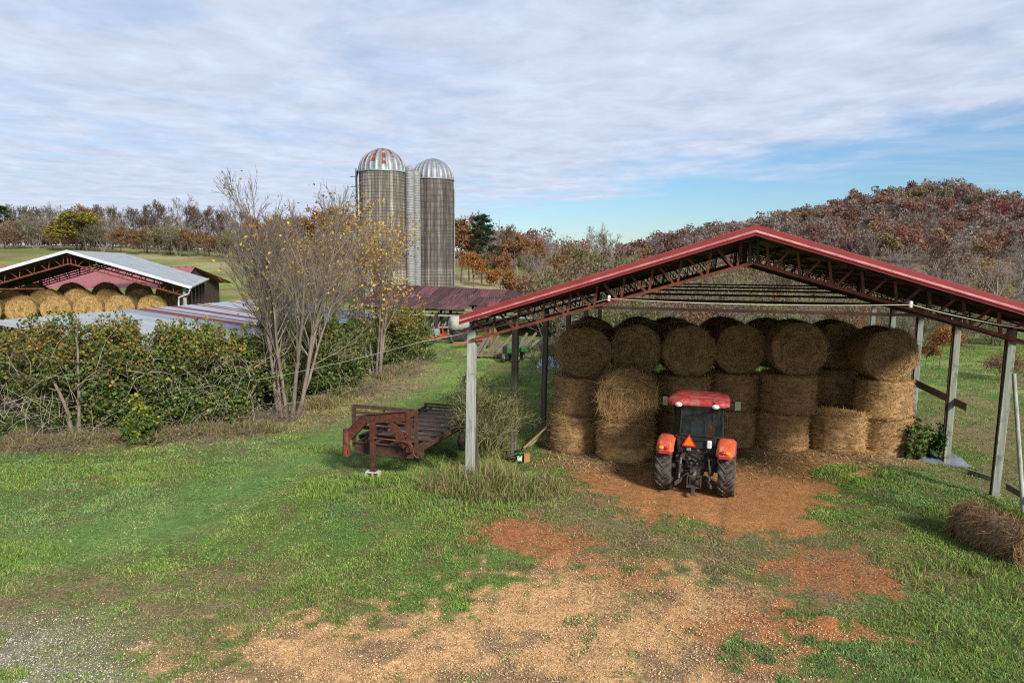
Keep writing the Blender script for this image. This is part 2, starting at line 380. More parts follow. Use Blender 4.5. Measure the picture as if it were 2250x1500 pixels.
def zones(x, y):
    g = {}
    near = (y < 75) & (np.abs(x) < 60)
    z0 = np.zeros(x.shape)
    def sp(poly, soft, wob, seed):
        o = np.zeros(x.shape)
        if near.any(): o[near] = softpoly(x[near], y[near], poly, soft, wob, seed)
        return o
    rg_ = 1.1*(fbm(x*3.3, y*3.3, 61, 4)-.5)
    ragged = lambda m: np.where(m > .02, sstep((m+rg_-.20)/.34), 0)
    g['floor'] = ragged(sp(Z_FLOOR, 1.3, .6, 1))
    g['gravel'] = ragged(sp(Z_GRAVEL, 2.2, .9, 2))
    c = z0
    for i, p in enumerate(Z_CLAYS): c = np.maximum(c, sp(p, 1.1, .5, 11+i))
    g['clay'] = ragged(c*.9)*.9
    g['grey'] = sp(Z_GREY, 1.6, .8, 3)
    d = z0
    for i, p in enumerate(Z_DRY): d = np.maximum(d, sp(p, 1.8, .9, 21+i))
    g['dry'] = d
    g['lane'] = sp(Z_LANE, 1.3, .5, 37)
    g['litter'] = sp(Z_LITTER, 1.2, .8, 31)
    n1 = fbm(x*.55, y*.55, 41, 5); n2 = fbm(x*1.7, y*1.7, 43, 4); n3 = fbm(x*.12+3, y*.12, 44, 3)
    # patchy grass growing into the gravel and bare spots opening in the lawn
    green = 1-g['floor']; g['worn'] = sp(Z_DRY[1], 2.0, .9, 77); green = green*(1-.74*g['worn']*sstep((n2-.25)/.3))
    green = green*(1-g['gravel']*sstep((.84-n1)/.10)*.97)
    green = green*(1-g['clay'])*(1-g['grey']*sstep((.62-n2)/.12)*.95)
    n4 = fbm(x*1.7+9, y*1.7, 47, 4); green = np.maximum(green, np.clip(g['gravel']+g['grey'], 0, 1)*(1-g['floor'])*sstep((n4-.63)/.05)*.9)
    g['dark'] = np.clip(g['gravel']+g['grey']+g['floor']*.8, 0, 1)*sstep((fbm(x*1.3, y*1.6, 48, 5)-.60)/.06)
    green = green*(1-.6*g['litter']*sstep((.56-n2)/.2))
    g['green'] = np.clip(green, 0, 1)
    far = sstep((y-50)/30)
    n5 = sstep((fbm(x*1.9, y*3.1, 49, 4)-.36)/.26)
    g['drymix'] = (.35+.65*n5)*np.clip(.9*g['dry']*sstep((n1-.30)/.25)+.85*sstep((n1-.60)/.10)*.5*(1-far)+far*(.45+.5*sstep((n3-.40)/.25)), 0, 1)*(1-.85*g['lane'])
    g['drymix'] = np.maximum(g['drymix'], (.45+.5*n5)*g['worn'])
    # pale hayfield strip across the valley
    g['tan'] = sstep((y-88)/25)*sstep((x+34)/16)*sstep((44-x)/20)*sstep((175-y)/40)
    g['tan'] = np.maximum(g['tan'], sstep((y-122)/25)*sstep((-8-x)/25)*.85*sstep((fbm(x*.05, y*.05, 61)-.35)/.2))
    g['wood'] = sstep((gz(x, y)-6.5)/3)*sstep((x-10)/30)+sstep((y-205)/20)
    return g
GREEN = np.array((.108, .235, .038)); GREEN2 = np.array((.27, .345, .075)); COOL = np.array((.12, .255, .09))
DRYC = np.array((.30, .225, .115)); DRY2 = np.array((.20, .15, .085)); CLAY = np.array((.37, .175, .070)); CLAY2 = np.array((.34, .125, .05))
GRAV = np.array((.52, .305, .14)); GREYG = np.array((.25, .21, .17)); LIT = np.array((.25, .18, .115)); SOIL = np.array((.11, .10, .04))
def mixc(a, b, t): return a*(1-t[:, None])+b*t[:, None]
def ground_colour(x, y):
    g = zones(x, y); n = fbm(x*2.3, y*2.3, 51, 4); n2 = fbm(x*.4, y*.4, 53, 4)
    c = mixc(np.tile(SOIL, (len(x), 1)), GREEN*.66, sstep((n-.3)/.3)*(.7+.3*(y > 34)))
    c = mixc(c, GREEN2*.9, .8*sstep((n2-.48)/.12)*(y > 34))
    c = mixc(c, np.array((.12, .21, .055)), .75*g['lane'])
    c = mixc(c, DRYC*.72, np.clip(g['drymix'], 0, 1)*.8)
    c = mixc(c, LIT, g['litter']*(.45+.4*sstep((n-.4)/.2)))
    c = mixc(c, mixc(np.tile(GRAV, (len(x), 1)), CLAY, sstep((n2-.5)/.14)), np.clip(g['gravel']*sstep((.86-fbm(x*.55, y*.55, 41, 5))/.12), 0, 1))
    c = mixc(c, CLAY2, g['clay'])
    c = mixc(c, GREYG, g['grey']*.85)
    c = mixc(c, np.array((.15, .105, .07)), g['dark']*.7)
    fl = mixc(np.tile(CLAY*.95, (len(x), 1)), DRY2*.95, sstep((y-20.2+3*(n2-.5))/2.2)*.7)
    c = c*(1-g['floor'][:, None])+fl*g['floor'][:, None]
    c = mixc(c, np.array((.34, .28, .15)), np.clip(g['tan'], 0, 1))
    c = mixc(c, np.array((.17, .12, .085)), np.clip(g['wood'], 0, 1))
    return c, g
def axis(lo, hi, a, b, step, grow):
    v = list(np.arange(a, b, step)); s = step; t = a
    left = []
    while t > lo: s *= grow; t -= s; left.append(t)
    s = step; t = v[-1]; right = []
    while t < hi: s *= grow; t += s; right.append(t)
    return np.array(left[::-1]+v+right)
gx = axis(-1300, 1300, -21, 21, .13, 1.07); gy = axis(-60, 2600, 8.5, 34, .12, 1.05)
GX, GY = np.meshgrid(gx, gy); xs, ys = GX.ravel(), GY.ravel()
zs = gz(xs, ys)
gcol, gg = ground_colour(xs, ys)
nearm = (ys < 40) & (np.abs(xs) < 30)
fine = (fbm(xs*4.2, ys*4.2, 71, 4)-.5)
# tyre ruts pressed in the clay in front of the tractor, low clods on bare ground
zs = zs+np.where(nearm, fine*(.03+.07*np.clip(gg['gravel']+gg['clay'], 0, 1)+.05*gg['litter']), 0)
for k, sx in enumerate((-.84, .84)):
    d = (xs-5.1)*math.cos(R(20))-(ys-18.8)*math.sin(R(20))-sx
    al = (xs-5.1)*math.sin(R(20))+(ys-18.8)*math.cos(R(20))
    zs = zs-.045*np.exp(-(d/.2)**2)*sstep((al+9)/2)*sstep((3-al)/2)*np.where(nearm, 1, 0)*(1+.5*np.sin(al*22+d*8))
V = np.stack([xs, ys, zs], 1)
nx, ny = len(gx), len(gy)
I = np.arange(nx*ny).reshape(ny, nx)
Q = np.stack([I[:-1, :-1].ravel(), I[:-1, 1:].ravel(), I[1:, 1:].ravel(), I[1:, :-1].ravel()], 1)
gm = bpy.data.materials.new('ground'); gm.use_nodes = True
nt = gm.node_tree; N = nt.nodes; L = nt.links; b = N['Principled BSDF']; b.inputs['Roughness'].default_value = .95; b.inputs['Specular IOR Level'].default_value = .1
a = N.new('ShaderNodeAttribute'); a.attribute_name = 'tint'
tc = N.new('ShaderNodeTexCoord')
prev = a.outputs['Color']
for sc_, lo, hi, dark, lite in ((9, .35, .65, .66, 1.28), (38, .35, .65, .62, 1.36), (2.2, .35, .65, .82, 1.15)):
    no = N.new('ShaderNodeTexNoise'); no.inputs['Scale'].default_value = sc_; no.inputs['Detail'].default_value = 6; no.inputs['Roughness'].default_value = .7
    L.new(tc.outputs['Object'], no.inputs['Vector'])
    mr = N.new('ShaderNodeMapRange'); mr.inputs[1].default_value = lo; mr.inputs[2].default_value = hi; mr.inputs[3].default_value = dark; mr.inputs[4].default_value = lite
    L.new(no.outputs['Fac'], mr.inputs[0])
    mx = N.new('ShaderNodeVectorMath'); mx.operation = 'SCALE'; L.new(prev, mx.inputs[0]); L.new(mr.outputs[0], mx.inputs['Scale']); prev = mx.outputs[0]
L.new(prev, b.inputs['Base Color'])
no = N.new('ShaderNodeTexNoise'); no.inputs['Scale'].default_value = 22; no.inputs['Detail'].default_value = 7
L.new(tc.outputs['Object'], no.inputs['Vector'])
bn = N.new('ShaderNodeBump'); bn.inputs['Strength'].default_value = .7; bn.inputs['Distance'].default_value = .05
L.new(no.outputs['Fac'], bn.inputs['Height']); L.new(bn.outputs[0], b.inputs['Normal'])
ground = link('ground', np_mesh('ground', V, [Q], [gm], col=gcol, smooth=True))
tag(ground, 'uneven farm ground of grass, orange clay and gravel running up to wooded hills', 'ground', kind='structure')

# ---------------------------------------------------------------- grass
def sample_area(n, x0, x1, y0, y1, r):
    return r.uniform(x0, x1, n), r.uniform(y0, y1, n)
def blades(x, y, h, w, lean, col, r, z=None):
    n = len(x); z = gz(x, y) if z is None else z
    a = r.uniform(0, 2*np.pi, n); dx = np.cos(a); dy = np.sin(a)
    b2 = r.uniform(0, 2*np.pi, n); lx = np.cos(b2)*lean*h; ly = np.sin(b2)*lean*h
    p = np.stack([x, y, z-.02], 1); wv = np.stack([dx*w, dy*w, 0*w], 1)
    mid = p+np.stack([lx*.35, ly*.35, h*.62], 1); tip = p+np.stack([lx, ly, h*np.sqrt(np.clip(1-.5*lean**2, .15, 1))], 1)
    Vb = np.stack([p-wv, p+wv, mid-wv*.7, mid+wv*.7, tip], 1).reshape(-1, 3)
    i = np.arange(n)*5
    Qd = np.stack([i, i+1, i+3, i+2], 1); T = np.stack([i+2, i+3, i+4], 1)
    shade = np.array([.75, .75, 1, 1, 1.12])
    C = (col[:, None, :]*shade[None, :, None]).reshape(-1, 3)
    return Vb, Qd, T, C
def grass_layer(name, label, n, y0, y1, hx, hmin, hmax, wmul, seed, extra=None, cut=1.0):
    r = np.random.default_rng(seed)
    # more blades close by, fewer far away
    u = r.uniform(0, 1, n); y = y0*(y1/y0)**u
    x = r.uniform(-1, 1, n)*(y*.78+1.5)
    g = zones(x, y)
    dens = g['green']*cut
    clump = fbm(x*1.1, y*1.1, 81, 4); cl2 = fbm(x*.35, y*.35, 83, 4)
    dens = dens*np.clip(.75+1.2*(clump-.35), .55, 1)*(1-.45*g['drymix'])
    keep = (r.uniform(0, 1, n) < dens) & (g['tan'] < .3)
    x, y, clump, cl2 = x[keep], y[keep], clump[keep], cl2[keep]
    gd = {k: v[keep] for k, v in g.items()}
    m = len(x)
    t = r.uniform(0, 1, (m, 1))
    c = GREEN*(1-t)+GREEN2*t
    cool = sstep((cl2-.46)/.1)[:, None]*r.uniform(.3, 1, (m, 1)); c = c*(1-cool)+COOL*cool
    ln = (.75*gd['lane'])[:, None]; c = c*(1-ln)+np.array((.22, .31, .10))*ln*r.uniform(.75, 1.2, (m, 1))
    dry = (r.uniform(0, 1, m) < .20+.62*gd['drymix']+.35*gd['worn']+.35*gd['litter'])[:, None]
    dc = DRYC*r.uniform(.55, 1.25, (m, 1)); c = np.where(dry, dc*1.15, c*(.45+1.35*r.beta(1.6, 2.2, (m, 1))))*(.70+.85*fbm(x*2.6, y*2.6, 88, 3))[:, None]
    h = (hmin+(hmax-hmin)*r.beta(2, 3, m))*(.65+.75*sstep((clump-.40)/.3))*(1-.55*gd['drymix'])*(1-.5*gd['gravel'])*(1-.45*gd['lane'])
    w = (.0038+.00042*y)*wmul*r.uniform(.7, 1.3, m)
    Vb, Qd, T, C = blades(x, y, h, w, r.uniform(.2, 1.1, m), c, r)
    o = link(name, np_mesh(name, Vb, [Qd, T], [M['grass']], col=C))
    return tag(o, label, 'grass', kind='stuff')
grass_layer('grass', 'green and straw coloured grass growing over the open ground', 1250000, 9.2, 62, 20, .035, .105, .9, 101)
# tall tufts in chosen places: around the first post, under the trailer, right foreground, beside the shed
def tall_patch(cx, cy, rx, ry, n, h0, h1, green, seed):
    r = np.random.default_rng(seed)
    ang = r.uniform(0, 2*np.pi, n); rad = np.sqrt(r.uniform(0, 1, n))
    x = cx+np.cos(ang)*rad*rx; y = cy+np.sin(ang)*rad*ry
    tuft = fbm(x*2.2, y*2.2, seed, 3); k = r.uniform(0, 1, n) < sstep((tuft-.34)/.2); x, y = x[k], y[k]; m = len(x)
    t = r.uniform(0, 1, (m, 1)); c = (GREEN*(1-t)+GREEN2*t)*r.uniform(.8, 1.35, (m, 1))
    d = (r.uniform(0, 1, m) > green)[:, None]; c = np.where(d, DRYC*r.uniform(.6, 1.2, (m, 1)), c)
    h = (h0+(h1-h0)*r.beta(1.2, 3.2, m))*(1-.5*rad[k]**2)
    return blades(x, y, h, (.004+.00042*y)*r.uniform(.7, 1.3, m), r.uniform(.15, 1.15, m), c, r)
TP = [(-.7, 18.6, 2.3, 1.3, 7500, .12, 1.35, .35), (-3.5, 18.6, 2.7, 1.5, 12000, .15, .42, .95), (-1.8, 17.2, 2.6, 1.1, 6000, .10, .30, .8),
      (8.6, 11.2, 2.4, 1.4, 8000, .08, .28, .75), (10.2, 13.4, 2.3, 1.4, 6000, .10, .40, .65), (12.2, 16.0, 1.8, 2.0, 6000, .15, .45, .7), (-.5, 20.7, .7, 1.6, 3500, .2, .6, .6),
      (-11.8, 14.3, 2.2, .9, 6000, .10, .26, .95), (-13, 20.5, 5, 1.3, 7000, .10, .24, .9), (-6, 23.0, 3, .8, 3000, .1, .3, .8), (-.4, 24.2, .7, 2, 2500, .2, .7, .5), (10.8, 20.3, 1.6, 1.2, 5000, .1, .3, .95), (7.2, 10.3, 1.6, .7, 5000, .08, .2, .85)]+[(-17+i*1.75, 23.2+i*.62+.2*(i % 2), 1.3, .75, 5000, .15, .85, .2) for i in range(5)]+[(-8.6+i*.35, 30.5+i*2.3, .9, 1.3, 3600, .15, .8, .22) for i in range(6)]
vs, qs, ts, cs, off = [], [], [], [], 0
for i, p in enumerate(TP):
    a_, b_, c_, d_ = tall_patch(*p, 300+i); vs.append(a_); qs.append(b_+off); ts.append(c_+off); cs.append(d_); off += len(a_)
tg = link('tall_grass', np_mesh('tall_grass', np.concatenate(vs), [np.concatenate(qs), np.concatenate(ts)], [M['grass']], col=np.concatenate(cs)))
tag(tg, 'long tufted grass standing round the posts, the trailer and the old bale', 'grass', kind='stuff')
# flat weeds, fallen leaves, gravel and loose straw
def flakes(x, y, s, col, r, lift=.02, tilt=.5, elong=.55):
    n = len(x); z = gz(x, y)+lift
    a = r.uniform(0, 2*np.pi, n); u = np.stack([np.cos(a), np.sin(a), r.normal(0, tilt, n)], 1); v = np.stack([-np.sin(a), np.cos(a), r.normal(0, tilt, n)], 1)
    p = np.stack([x, y, z], 1); s = s[:, None]
    Vq = np.stack([p-u*s, p-v*s*elong, p+u*s, p+v*s*elong], 1).reshape(-1, 3)
    i = np.arange(n)*4
    return Vq, np.stack([i, i+1, i+2, i+3], 1), np.repeat(col, 4, 0)
def flake_object(name, label, cat, n, weight, size, colfn, seed, x0=-24, x1=18, y0=9.3, y1=46, matn='leaf', lift=.02, tilt=.5, elong=.55):
    r = np.random.default_rng(seed); u = r.uniform(0, 1, n); y = y0*(y1/y0)**u; x = r.uniform(-1, 1, n)*(y*.78+1)
    g = zones(x, y); k = r.uniform(0, 1, n) < weight(g, x, y); x, y = x[k], y[k]
    s = r.uniform(*size, len(x))*(.6+y*.03)
    Vq, Qf, C = flakes(x, y, s, colfn(r, len(x)), r, lift, tilt, elong)
    o = link(name, np_mesh(name, Vq, [Qf], [M[matn]], col=C)); return tag(o, label, cat, kind='stuff')
flake_object('fallen_leaves', 'dry tan and brown leaves lying along the foot of the hedge', 'leaves', 60000, lambda g, x, y: np.clip(g['litter']*.95+.012*g['green'], 0, 1), (.025, .055),
             lambda r, n: np.array((.30, .20, .12))*r.uniform(.45, 1.5, (n, 1))+np.array((.05, .0, .0))*r.uniform(0, 1, (n, 1)), 401)
flake_object('weeds', 'low broad leaved weeds and clover spread through the grass', 'weeds', 60000, lambda g, x, y: np.clip(g['green']*(1-g['drymix'])*sstep((fbm(x*.9, y*.9, 91)-.5)/.12), 0, 1), (.012, .032),
             lambda r, n: (GREEN*.8)*r.uniform(.7, 1.7, (n, 1))+np.array((.03, .02, 0))*r.uniform(0, 1, (n, 1)), 402, lift=.05)
flake_object('loose_straw', 'scattered straw trodden into the clay floor before the bales', 'straw', 150000, lambda g, x, y: np.clip(g['floor']*sstep((y-18.6+2*(fbm(x, y, 95)-.5))/3)*.95, 0, 1), (.05, .13),
             lambda r, n: np.array((.38, .26, .12))*r.uniform(.5, 1.35, (n, 1)), 403, matn='strand', tilt=.25, elong=.11)
flake_object('dead_grass', 'thatch of dead grass lying flat between the green patches', 'grass', 420000, lambda g, x, y: np.clip(g['drymix']*.8+.1*g['gravel'], 0, 1)*(1-g['floor'])*(y < 40), (.025, .06),
             lambda r, n: np.array((.27, .205, .115))*r.uniform(.35, 1.3, (n, 1)), 404, matn='strand', tilt=.35, lift=.03, elong=.10)
def pebbles():
    r = np.random.default_rng(405); n = 130000; u = r.uniform(0, 1, n); y = 9.3*(17/9.3)**u; x = r.uniform(-1, 1, n)*(y*.78+1)
    g = zones(x, y); w = np.clip(g['gravel']*.75*sstep((.86-fbm(x*.55, y*.55, 41, 5))/.12)+g['grey']+g['clay']*.12+.01, 0, 1); k = r.uniform(0, 1, n) < w
    x, y = x[k], y[k]; gr = g['grey'][k]; n = len(x); s = .006+.016*r.beta(1.1, 7, n)*2
    p = np.stack([x, y, gz(x, y)+s*.3+.012], 1)
    base = np.array([(1, 0, 0), (0, 1, 0), (-1, 0, 0), (0, -1, 0), (0, 0, .7), (0, 0, -.7)], float)
    Vp = p[:, None, :]+(base[None]*r.uniform(.6, 1.4, (n, 6, 1)))*s[:, None, None]
    F = np.array([(0, 1, 4), (1, 2, 4), (2, 3, 4), (3, 0, 4), (1, 0, 5), (2, 1, 5), (3, 2, 5), (0, 3, 5)])
    T = (np.arange(n)[:, None, None]*6+F[None]).reshape(-1, 3)
    c = np.array((.54, .36, .20))*(1-gr[:, None])+np.array((.40, .375, .34))*gr[:, None]
    c = c*r.uniform(.5, 1.4, (n, 1))
    o = link('gravel', np_mesh('gravel', Vp.reshape(-1, 3), [T], [M['pebble']], col=np.repeat(c, 6, 0)))
    tag(o, 'loose tan and grey gravel spread over the clay in the foreground', 'gravel', kind='stuff')
pebbles()
# ---------------------------------------------------------------- open hay shed in front
def truss_mb(hl, hr, z_ap, slope, z_bot, sbot, panel, thick=.05, mt=0, mb_=0, web=1.0):
    """one roof truss in the x-z plane: top chord, bottom chord, webs"""
    ch = MB(); wb = MB()
    for sg, half in ((-1, hl), (1, hr)):
        ch.bar((0, 0, z_ap), (sg*half, 0, z_ap-slope*half), thick, thick*2.2, 1, up=(0, 1, 0))
        ch.bar((sg*.02, 0, z_bot), (sg*half, 0, z_bot-sbot*half), thick*1.5, thick*1.2, 0, up=(0, 1, 0))
        u = .12
        while u < half-.3:
            zt = lambda q: z_ap-slope*q-.03
            zb = lambda q: z_bot-sbot*q+.03
            # from the ridge outwards: near vertical strut, then the long diagonal
            b0 = u+.24; t0 = u+.17; t1 = u+panel
            wb.bar((sg*b0, 0, zb(b0)), (sg*t0, 0, zt(t0)), thick*.75*web, thick*.75*web, 0, up=(0, 1, 0))
            b1 = u+.24+.10
            if t1 < half: wb.bar((sg*b1, 0, zb(b1)), (sg*t1, 0, zt(t1)), thick*.75*web, thick*.75*web, 0, up=(0, 1, 0))
            u += panel
    for s in (-.09, .09): wb.bar((s, 0, z_bot-.02), (s, 0, z_ap), .06, .07, 1, up=(0, 1, 0))
    return ch, wb
SH_O, SH_R = Vector((5.83, 16.64, 0)), R(-17)
shed = thing('hay_shed', 'open sided hay shed with red trimmed gable roof over the tractor and bale stacks', 'shed', SH_O, SH_R)
RX = Matrix.Rotation(SH_R, 3, 'Z')
def shw(u, v, z=0): return SH_O+RX@Vector((u, v, z))
Z_AP, SL, HALF, BAY, NB = 7.33, .313, 7.62, 4.2, 6
LEN = BAY*(NB-1)+1.0
def gable_roof(name, parent, half_l, half_r, z_ap, slope, y0, y1, thick, mats, rib=.25, ribh=.03):
    mb = MB()
    for sg, half in ((-1, half_l), (1, half_r)):
        n = int((y1-y0)/rib); V = []; F = []
        prof = []
        for i in range(n+1):
            y = y0+(y1-y0)*i/n
            prof += [(y, 0)] if i in (0, n) else [(y-.03, 0), (y-.012, ribh), (y+.012, ribh), (y+.03, 0)]
        for (y, dz) in prof:
            V += [(0, y, z_ap+dz), (sg*half, y, z_ap-slope*half+dz)]
        F = [(2*i, 2*i+1, 2*i+3, 2*i+2) for i in range(len(prof)-1)]
        if sg > 0: F = [f for f in F]
        else: F = [f[::-1] for f in F]
        mb.add(V, F, 0)
        lo = [(0, y0, z_ap-thick), (sg*half, y0, z_ap-slope*half-thick), (sg*half, y1, z_ap-slope*half-thick), (0, y1, z_ap-thick)]
        mb.add(lo, [(0, 1, 2, 3) if sg < 0 else (3, 2, 1, 0)], 1)
        mb.add([V[1], V[-1], lo[2], lo[1]], [(0, 1, 2, 3)], 0)
    return mb.build(name, mats, parent)
roof = gable_roof('roof', shed, 7.36, HALF, Z_AP, SL, -.55, LEN-.4, .05, [M['red_trim'], M['underside']])
# trim: three folded bands along the gable edge
tm = MB()
for sg in (-1, 1):
    a = math.atan(SL)
    def band(y0, z0, y1, z1, m):
        e = .04-(.26 if sg < 0 else 0)
        V = [(0, y0, Z_AP+z0), (sg*(HALF+e), y0, Z_AP-SL*(HALF+e)+z0), (sg*(HALF+e), y1, Z_AP-SL*(HALF+e)+z1), (0, y1, Z_AP+z1)]
        tm.add(V, [(0, 1, 2, 3) if sg < 0 else (3, 2, 1, 0)], m)
    band(-.55, .06, -.59, .05, 0); band(-.59, .05, -.592, -.065, 0); band(-.592, -.065, -.64, -.11, 1); band(-.64, -.11, -.638, -.135, 0)
    band(-.638, -.135, -.615, -.14, 2); band(-.615, -.14, -.612, -.19, 0); band(-.612, -.19, -.50, -.192, 2)
tm.build('trim', [M['red_trim'], M['pale_sheen_trim'], M['rust_dark']], roof)
cap = MB(); cap.bar((0, -.58, Z_AP+.035), (0, LEN-.4, Z_AP+.035), .34, .03, 0); cap.build('ridge_cap', M['rust_dark'], roof)
# purlins under the sheet
for sg in (-1, 1):
    for k in range(11):
        u = .25+k*.70
        pm_ = MB(); z = Z_AP-SL*u-.05-.055
        pm_.bar((sg*u, -.45, z), (sg*u, LEN-.5, z), .05, .11, 0, up=(sg*.3, 0, 1)); pm_.build('purlin', M['rust_dark'], shed)
Z_B, SB = 6.50, .297
for k in range(NB):
    y = k*BAY; f = k == 0
    t = link('truss', None, shed, (0, y, 0)); t.empty_display_size = .2
    c_, w_ = truss_mb(7.3, 7.25, Z_AP-.23, SL, Z_B, SB, .70, web=1.5 if f else .9)
    c_.build('chord', [M['rust'] if f else M['rust_dark'], M['rust_dark']], t); w_.build('web', [M['rust'] if f else M['rust_dark'], M['dark_wood']], t)  # trusses behind the front one take darker rust, painting the shade under the roof
    tb = MB(); zt = 5.33; u = (Z_B-zt)/SB
    tb.bar((-u-.15, y+.06, zt), (u+.5, y+.06, zt), .05, .075, 0, up=(0, 0, 1)); tb.build('tie_beam', M['rust_dark'], shed)
PL = []
for k in range(NB):
    for sg, u in ((-1, 7.33), (1, 6.75)):
        u += (.0, .22, .12, .05, 0, 0)[k]*(sg > 0); p = shw(sg*u, k*BAY+.14); g = gz1(p.x, p.y); zt = Z_B-SB*u+.30
        pb = MB(); rr = random.Random(k*7+sg)
        pb.bar((sg*u+rr.uniform(-.04, .04)-.03, k*BAY+.14, g-.25), (sg*u+.03, k*BAY+.14, zt), .235 if (k == 0) else .2, .21, 0, up=(0, 1, 0), ch=.015)
        mt = M['post_pale'] if (k == 0 and sg < 0) else (M['post_green'] if sg > 0 else M['post_brown'])
        o = pb.build('post', mt, shed)
        PL.append((sg, k, sg*u, k*BAY+.14, g, zt))
# thin dark rust coloured strips running down the inner side of the posts on the field side
for (sg, k, u, v, g, zt) in PL:
    if sg > 0 and k in (1, 2, 3, 4):
        b_ = MB(); b_.bar((u-.125, v-.02, g-.1), (u-.095, v-.02, zt-.2), .05, .09, 0, up=(0, 1, 0)); b_.build('post_strip', M['rust_dark'], shed)
# eave girts and braces
for sg, u in ((-1, 7.3), (1, 6.9)):
    gb = MB(); gb.bar((sg*u, -.3, Z_B-SB*u+.33), (sg*u, LEN-.8, Z_B-SB*u+.33), .06, .18, 0, up=(1, 0, 0)); gb.build('eave_beam', M['dark_wood'], shed)
bb = MB(); bb.bar((-7.2, .35, gz1(*shw(-7.2, .35)[:2])-.1), (-7.38, .30, 4.0), .09, .07, 0, up=(0, 1, 0)); bb.build('brace', M['post_brown'], shed, )
# board nailed aslant across two posts, facing the inside
bd = MB(); bd.bar((6.55, 2*BAY+3.6-.1, 2.35), (6.62, BAY+3.35, 2.05), .05, .26, 0, up=(0, 0, 1), ch=.006)
p1 = shed.matrix_world if False else None
def sloc(p): return RX.transposed()@(Vector(p)-SH_O)
a1 = sloc(at(2012, 836, 25.6)); a2 = sloc(at(2126, 890, 21.9))
bd = MB(); bd.bar(a1, a2, .05, .26, 0, up=(0, 0, 1), ch=.006); bd.build('board', M['plank_old'], shed)
a1 = sloc(at(2214, 1062, 18.2)); a2 = sloc(at(2300, 1112, 16.4))
bd = MB(); bd.bar(a1, a2, .05, .17, 0, up=(0, 0, 1), ch=.006); bd.build('rail', M['plank_old'], shed)
# pole leaning on the nearest post of the field side
pz = at(2228, 815, 17.9); pq = at(2262, 1010, 17.2)
lp = thing('pole', 'thin weathered pole leaning against the post beside the old bale', 'pole', (pq.x, pq.y, gz1(pq.x, pq.y)))
mb = MB(); mb.tube([Vector((0, 0, -.05)), pz-Vector(lp.location)], [.055, .05], 8, 0); mb.build('pole_shaft', M['post_pale'], lp)
# ---------------------------------------------------------------- wire with insulators
wt = thing('overhead_wire', 'slack pale wire strung across the front of the hay shed on two insulators', 'wire', (0, 0, 0))
def sag(a, b, s, n=14):
    a = Vector(a); b = Vector(b); return [a.lerp(b, i/n)-Vector((0, 0, s*4*(i/n)*(1-i/n))) for i in range(n+1)]
ins1 = at(1338, 655, 17.55); ins2 = at(2003, 665, 15.35)
wl_ = sag(at(560, 838, 27), at(925, 752, 21.5), .08)+sag(at(925, 752, 21.5), ins1, .06)[1:]+sag(ins1, ins2, .07)[1:]+sag(ins2, at(2290, 722, 14.6), .05)[1:]
mb = MB(); mb.tube(wl_, .010, 5, 0); mb.build('wire_strand', M['wire'], wt)
for p in (ins1, ins2):
    mb = MB(); mb.lathe([(0, -.07), (.035, -.07), (.045, -.03), (.03, 0), (.045, .03), (.035, .08), (0, .09)], 10, 0, Matrix.Translation(p+Vector((0, .04, 0)))); mb.build('insulator', M['porcelain'], wt)

# ---------------------------------------------------------------- round bales
def hay_strands(n, D, W, r, k=1.0):
    """loose ends of straw sticking out of the bale's surface; axis along local y, centre at the origin"""
    nf = int(n*.55); a = r.uniform(0, 2*np.pi, n); rad = D/2*np.ones(n); y = r.uniform(-W/2, W/2, n)
    rad[:nf] = D/2*np.sqrt(r.uniform(.0, 1, nf)); y[:nf] = np.where(r.uniform(0, 1, nf) < .6, -W/2, W/2)
    p = np.stack([np.cos(a)*rad, y, np.sin(a)*rad], 1)
    t = np.stack([-np.sin(a), 0*a, np.cos(a)], 1)
    nrm = np.stack([np.cos(a), 0*a, np.sin(a)], 1); nrm[:nf] = 0; nrm[:nf, 1] = np.sign(y[:nf])
    d = t*r.choice([-1, 1], (n, 1))*r.uniform(.5, 1, (n, 1))+r.normal(0, .35, (n, 3))+nrm*r.uniform(.0, .5, (n, 1))
    d /= np.linalg.norm(d, axis=1, keepdims=True); Ls = r.uniform(.06, .27, (n, 1))*k
    s = np.cross(d, nrm); s /= np.linalg.norm(s, axis=1, keepdims=True)+1e-6; w_ = r.uniform(.005, .011, (n, 1))
    p = p+nrm*.012
    V = np.stack([p-s*w_, p+s*w_, p+d*Ls+nrm*.01], 1).reshape(-1, 3)
    c = np.array((.42, .265, .115))*r.uniform(.25, 1.3, (n, 1))
    return V, np.arange(n*3).reshape(-1, 3), np.repeat(c, 3, 0)
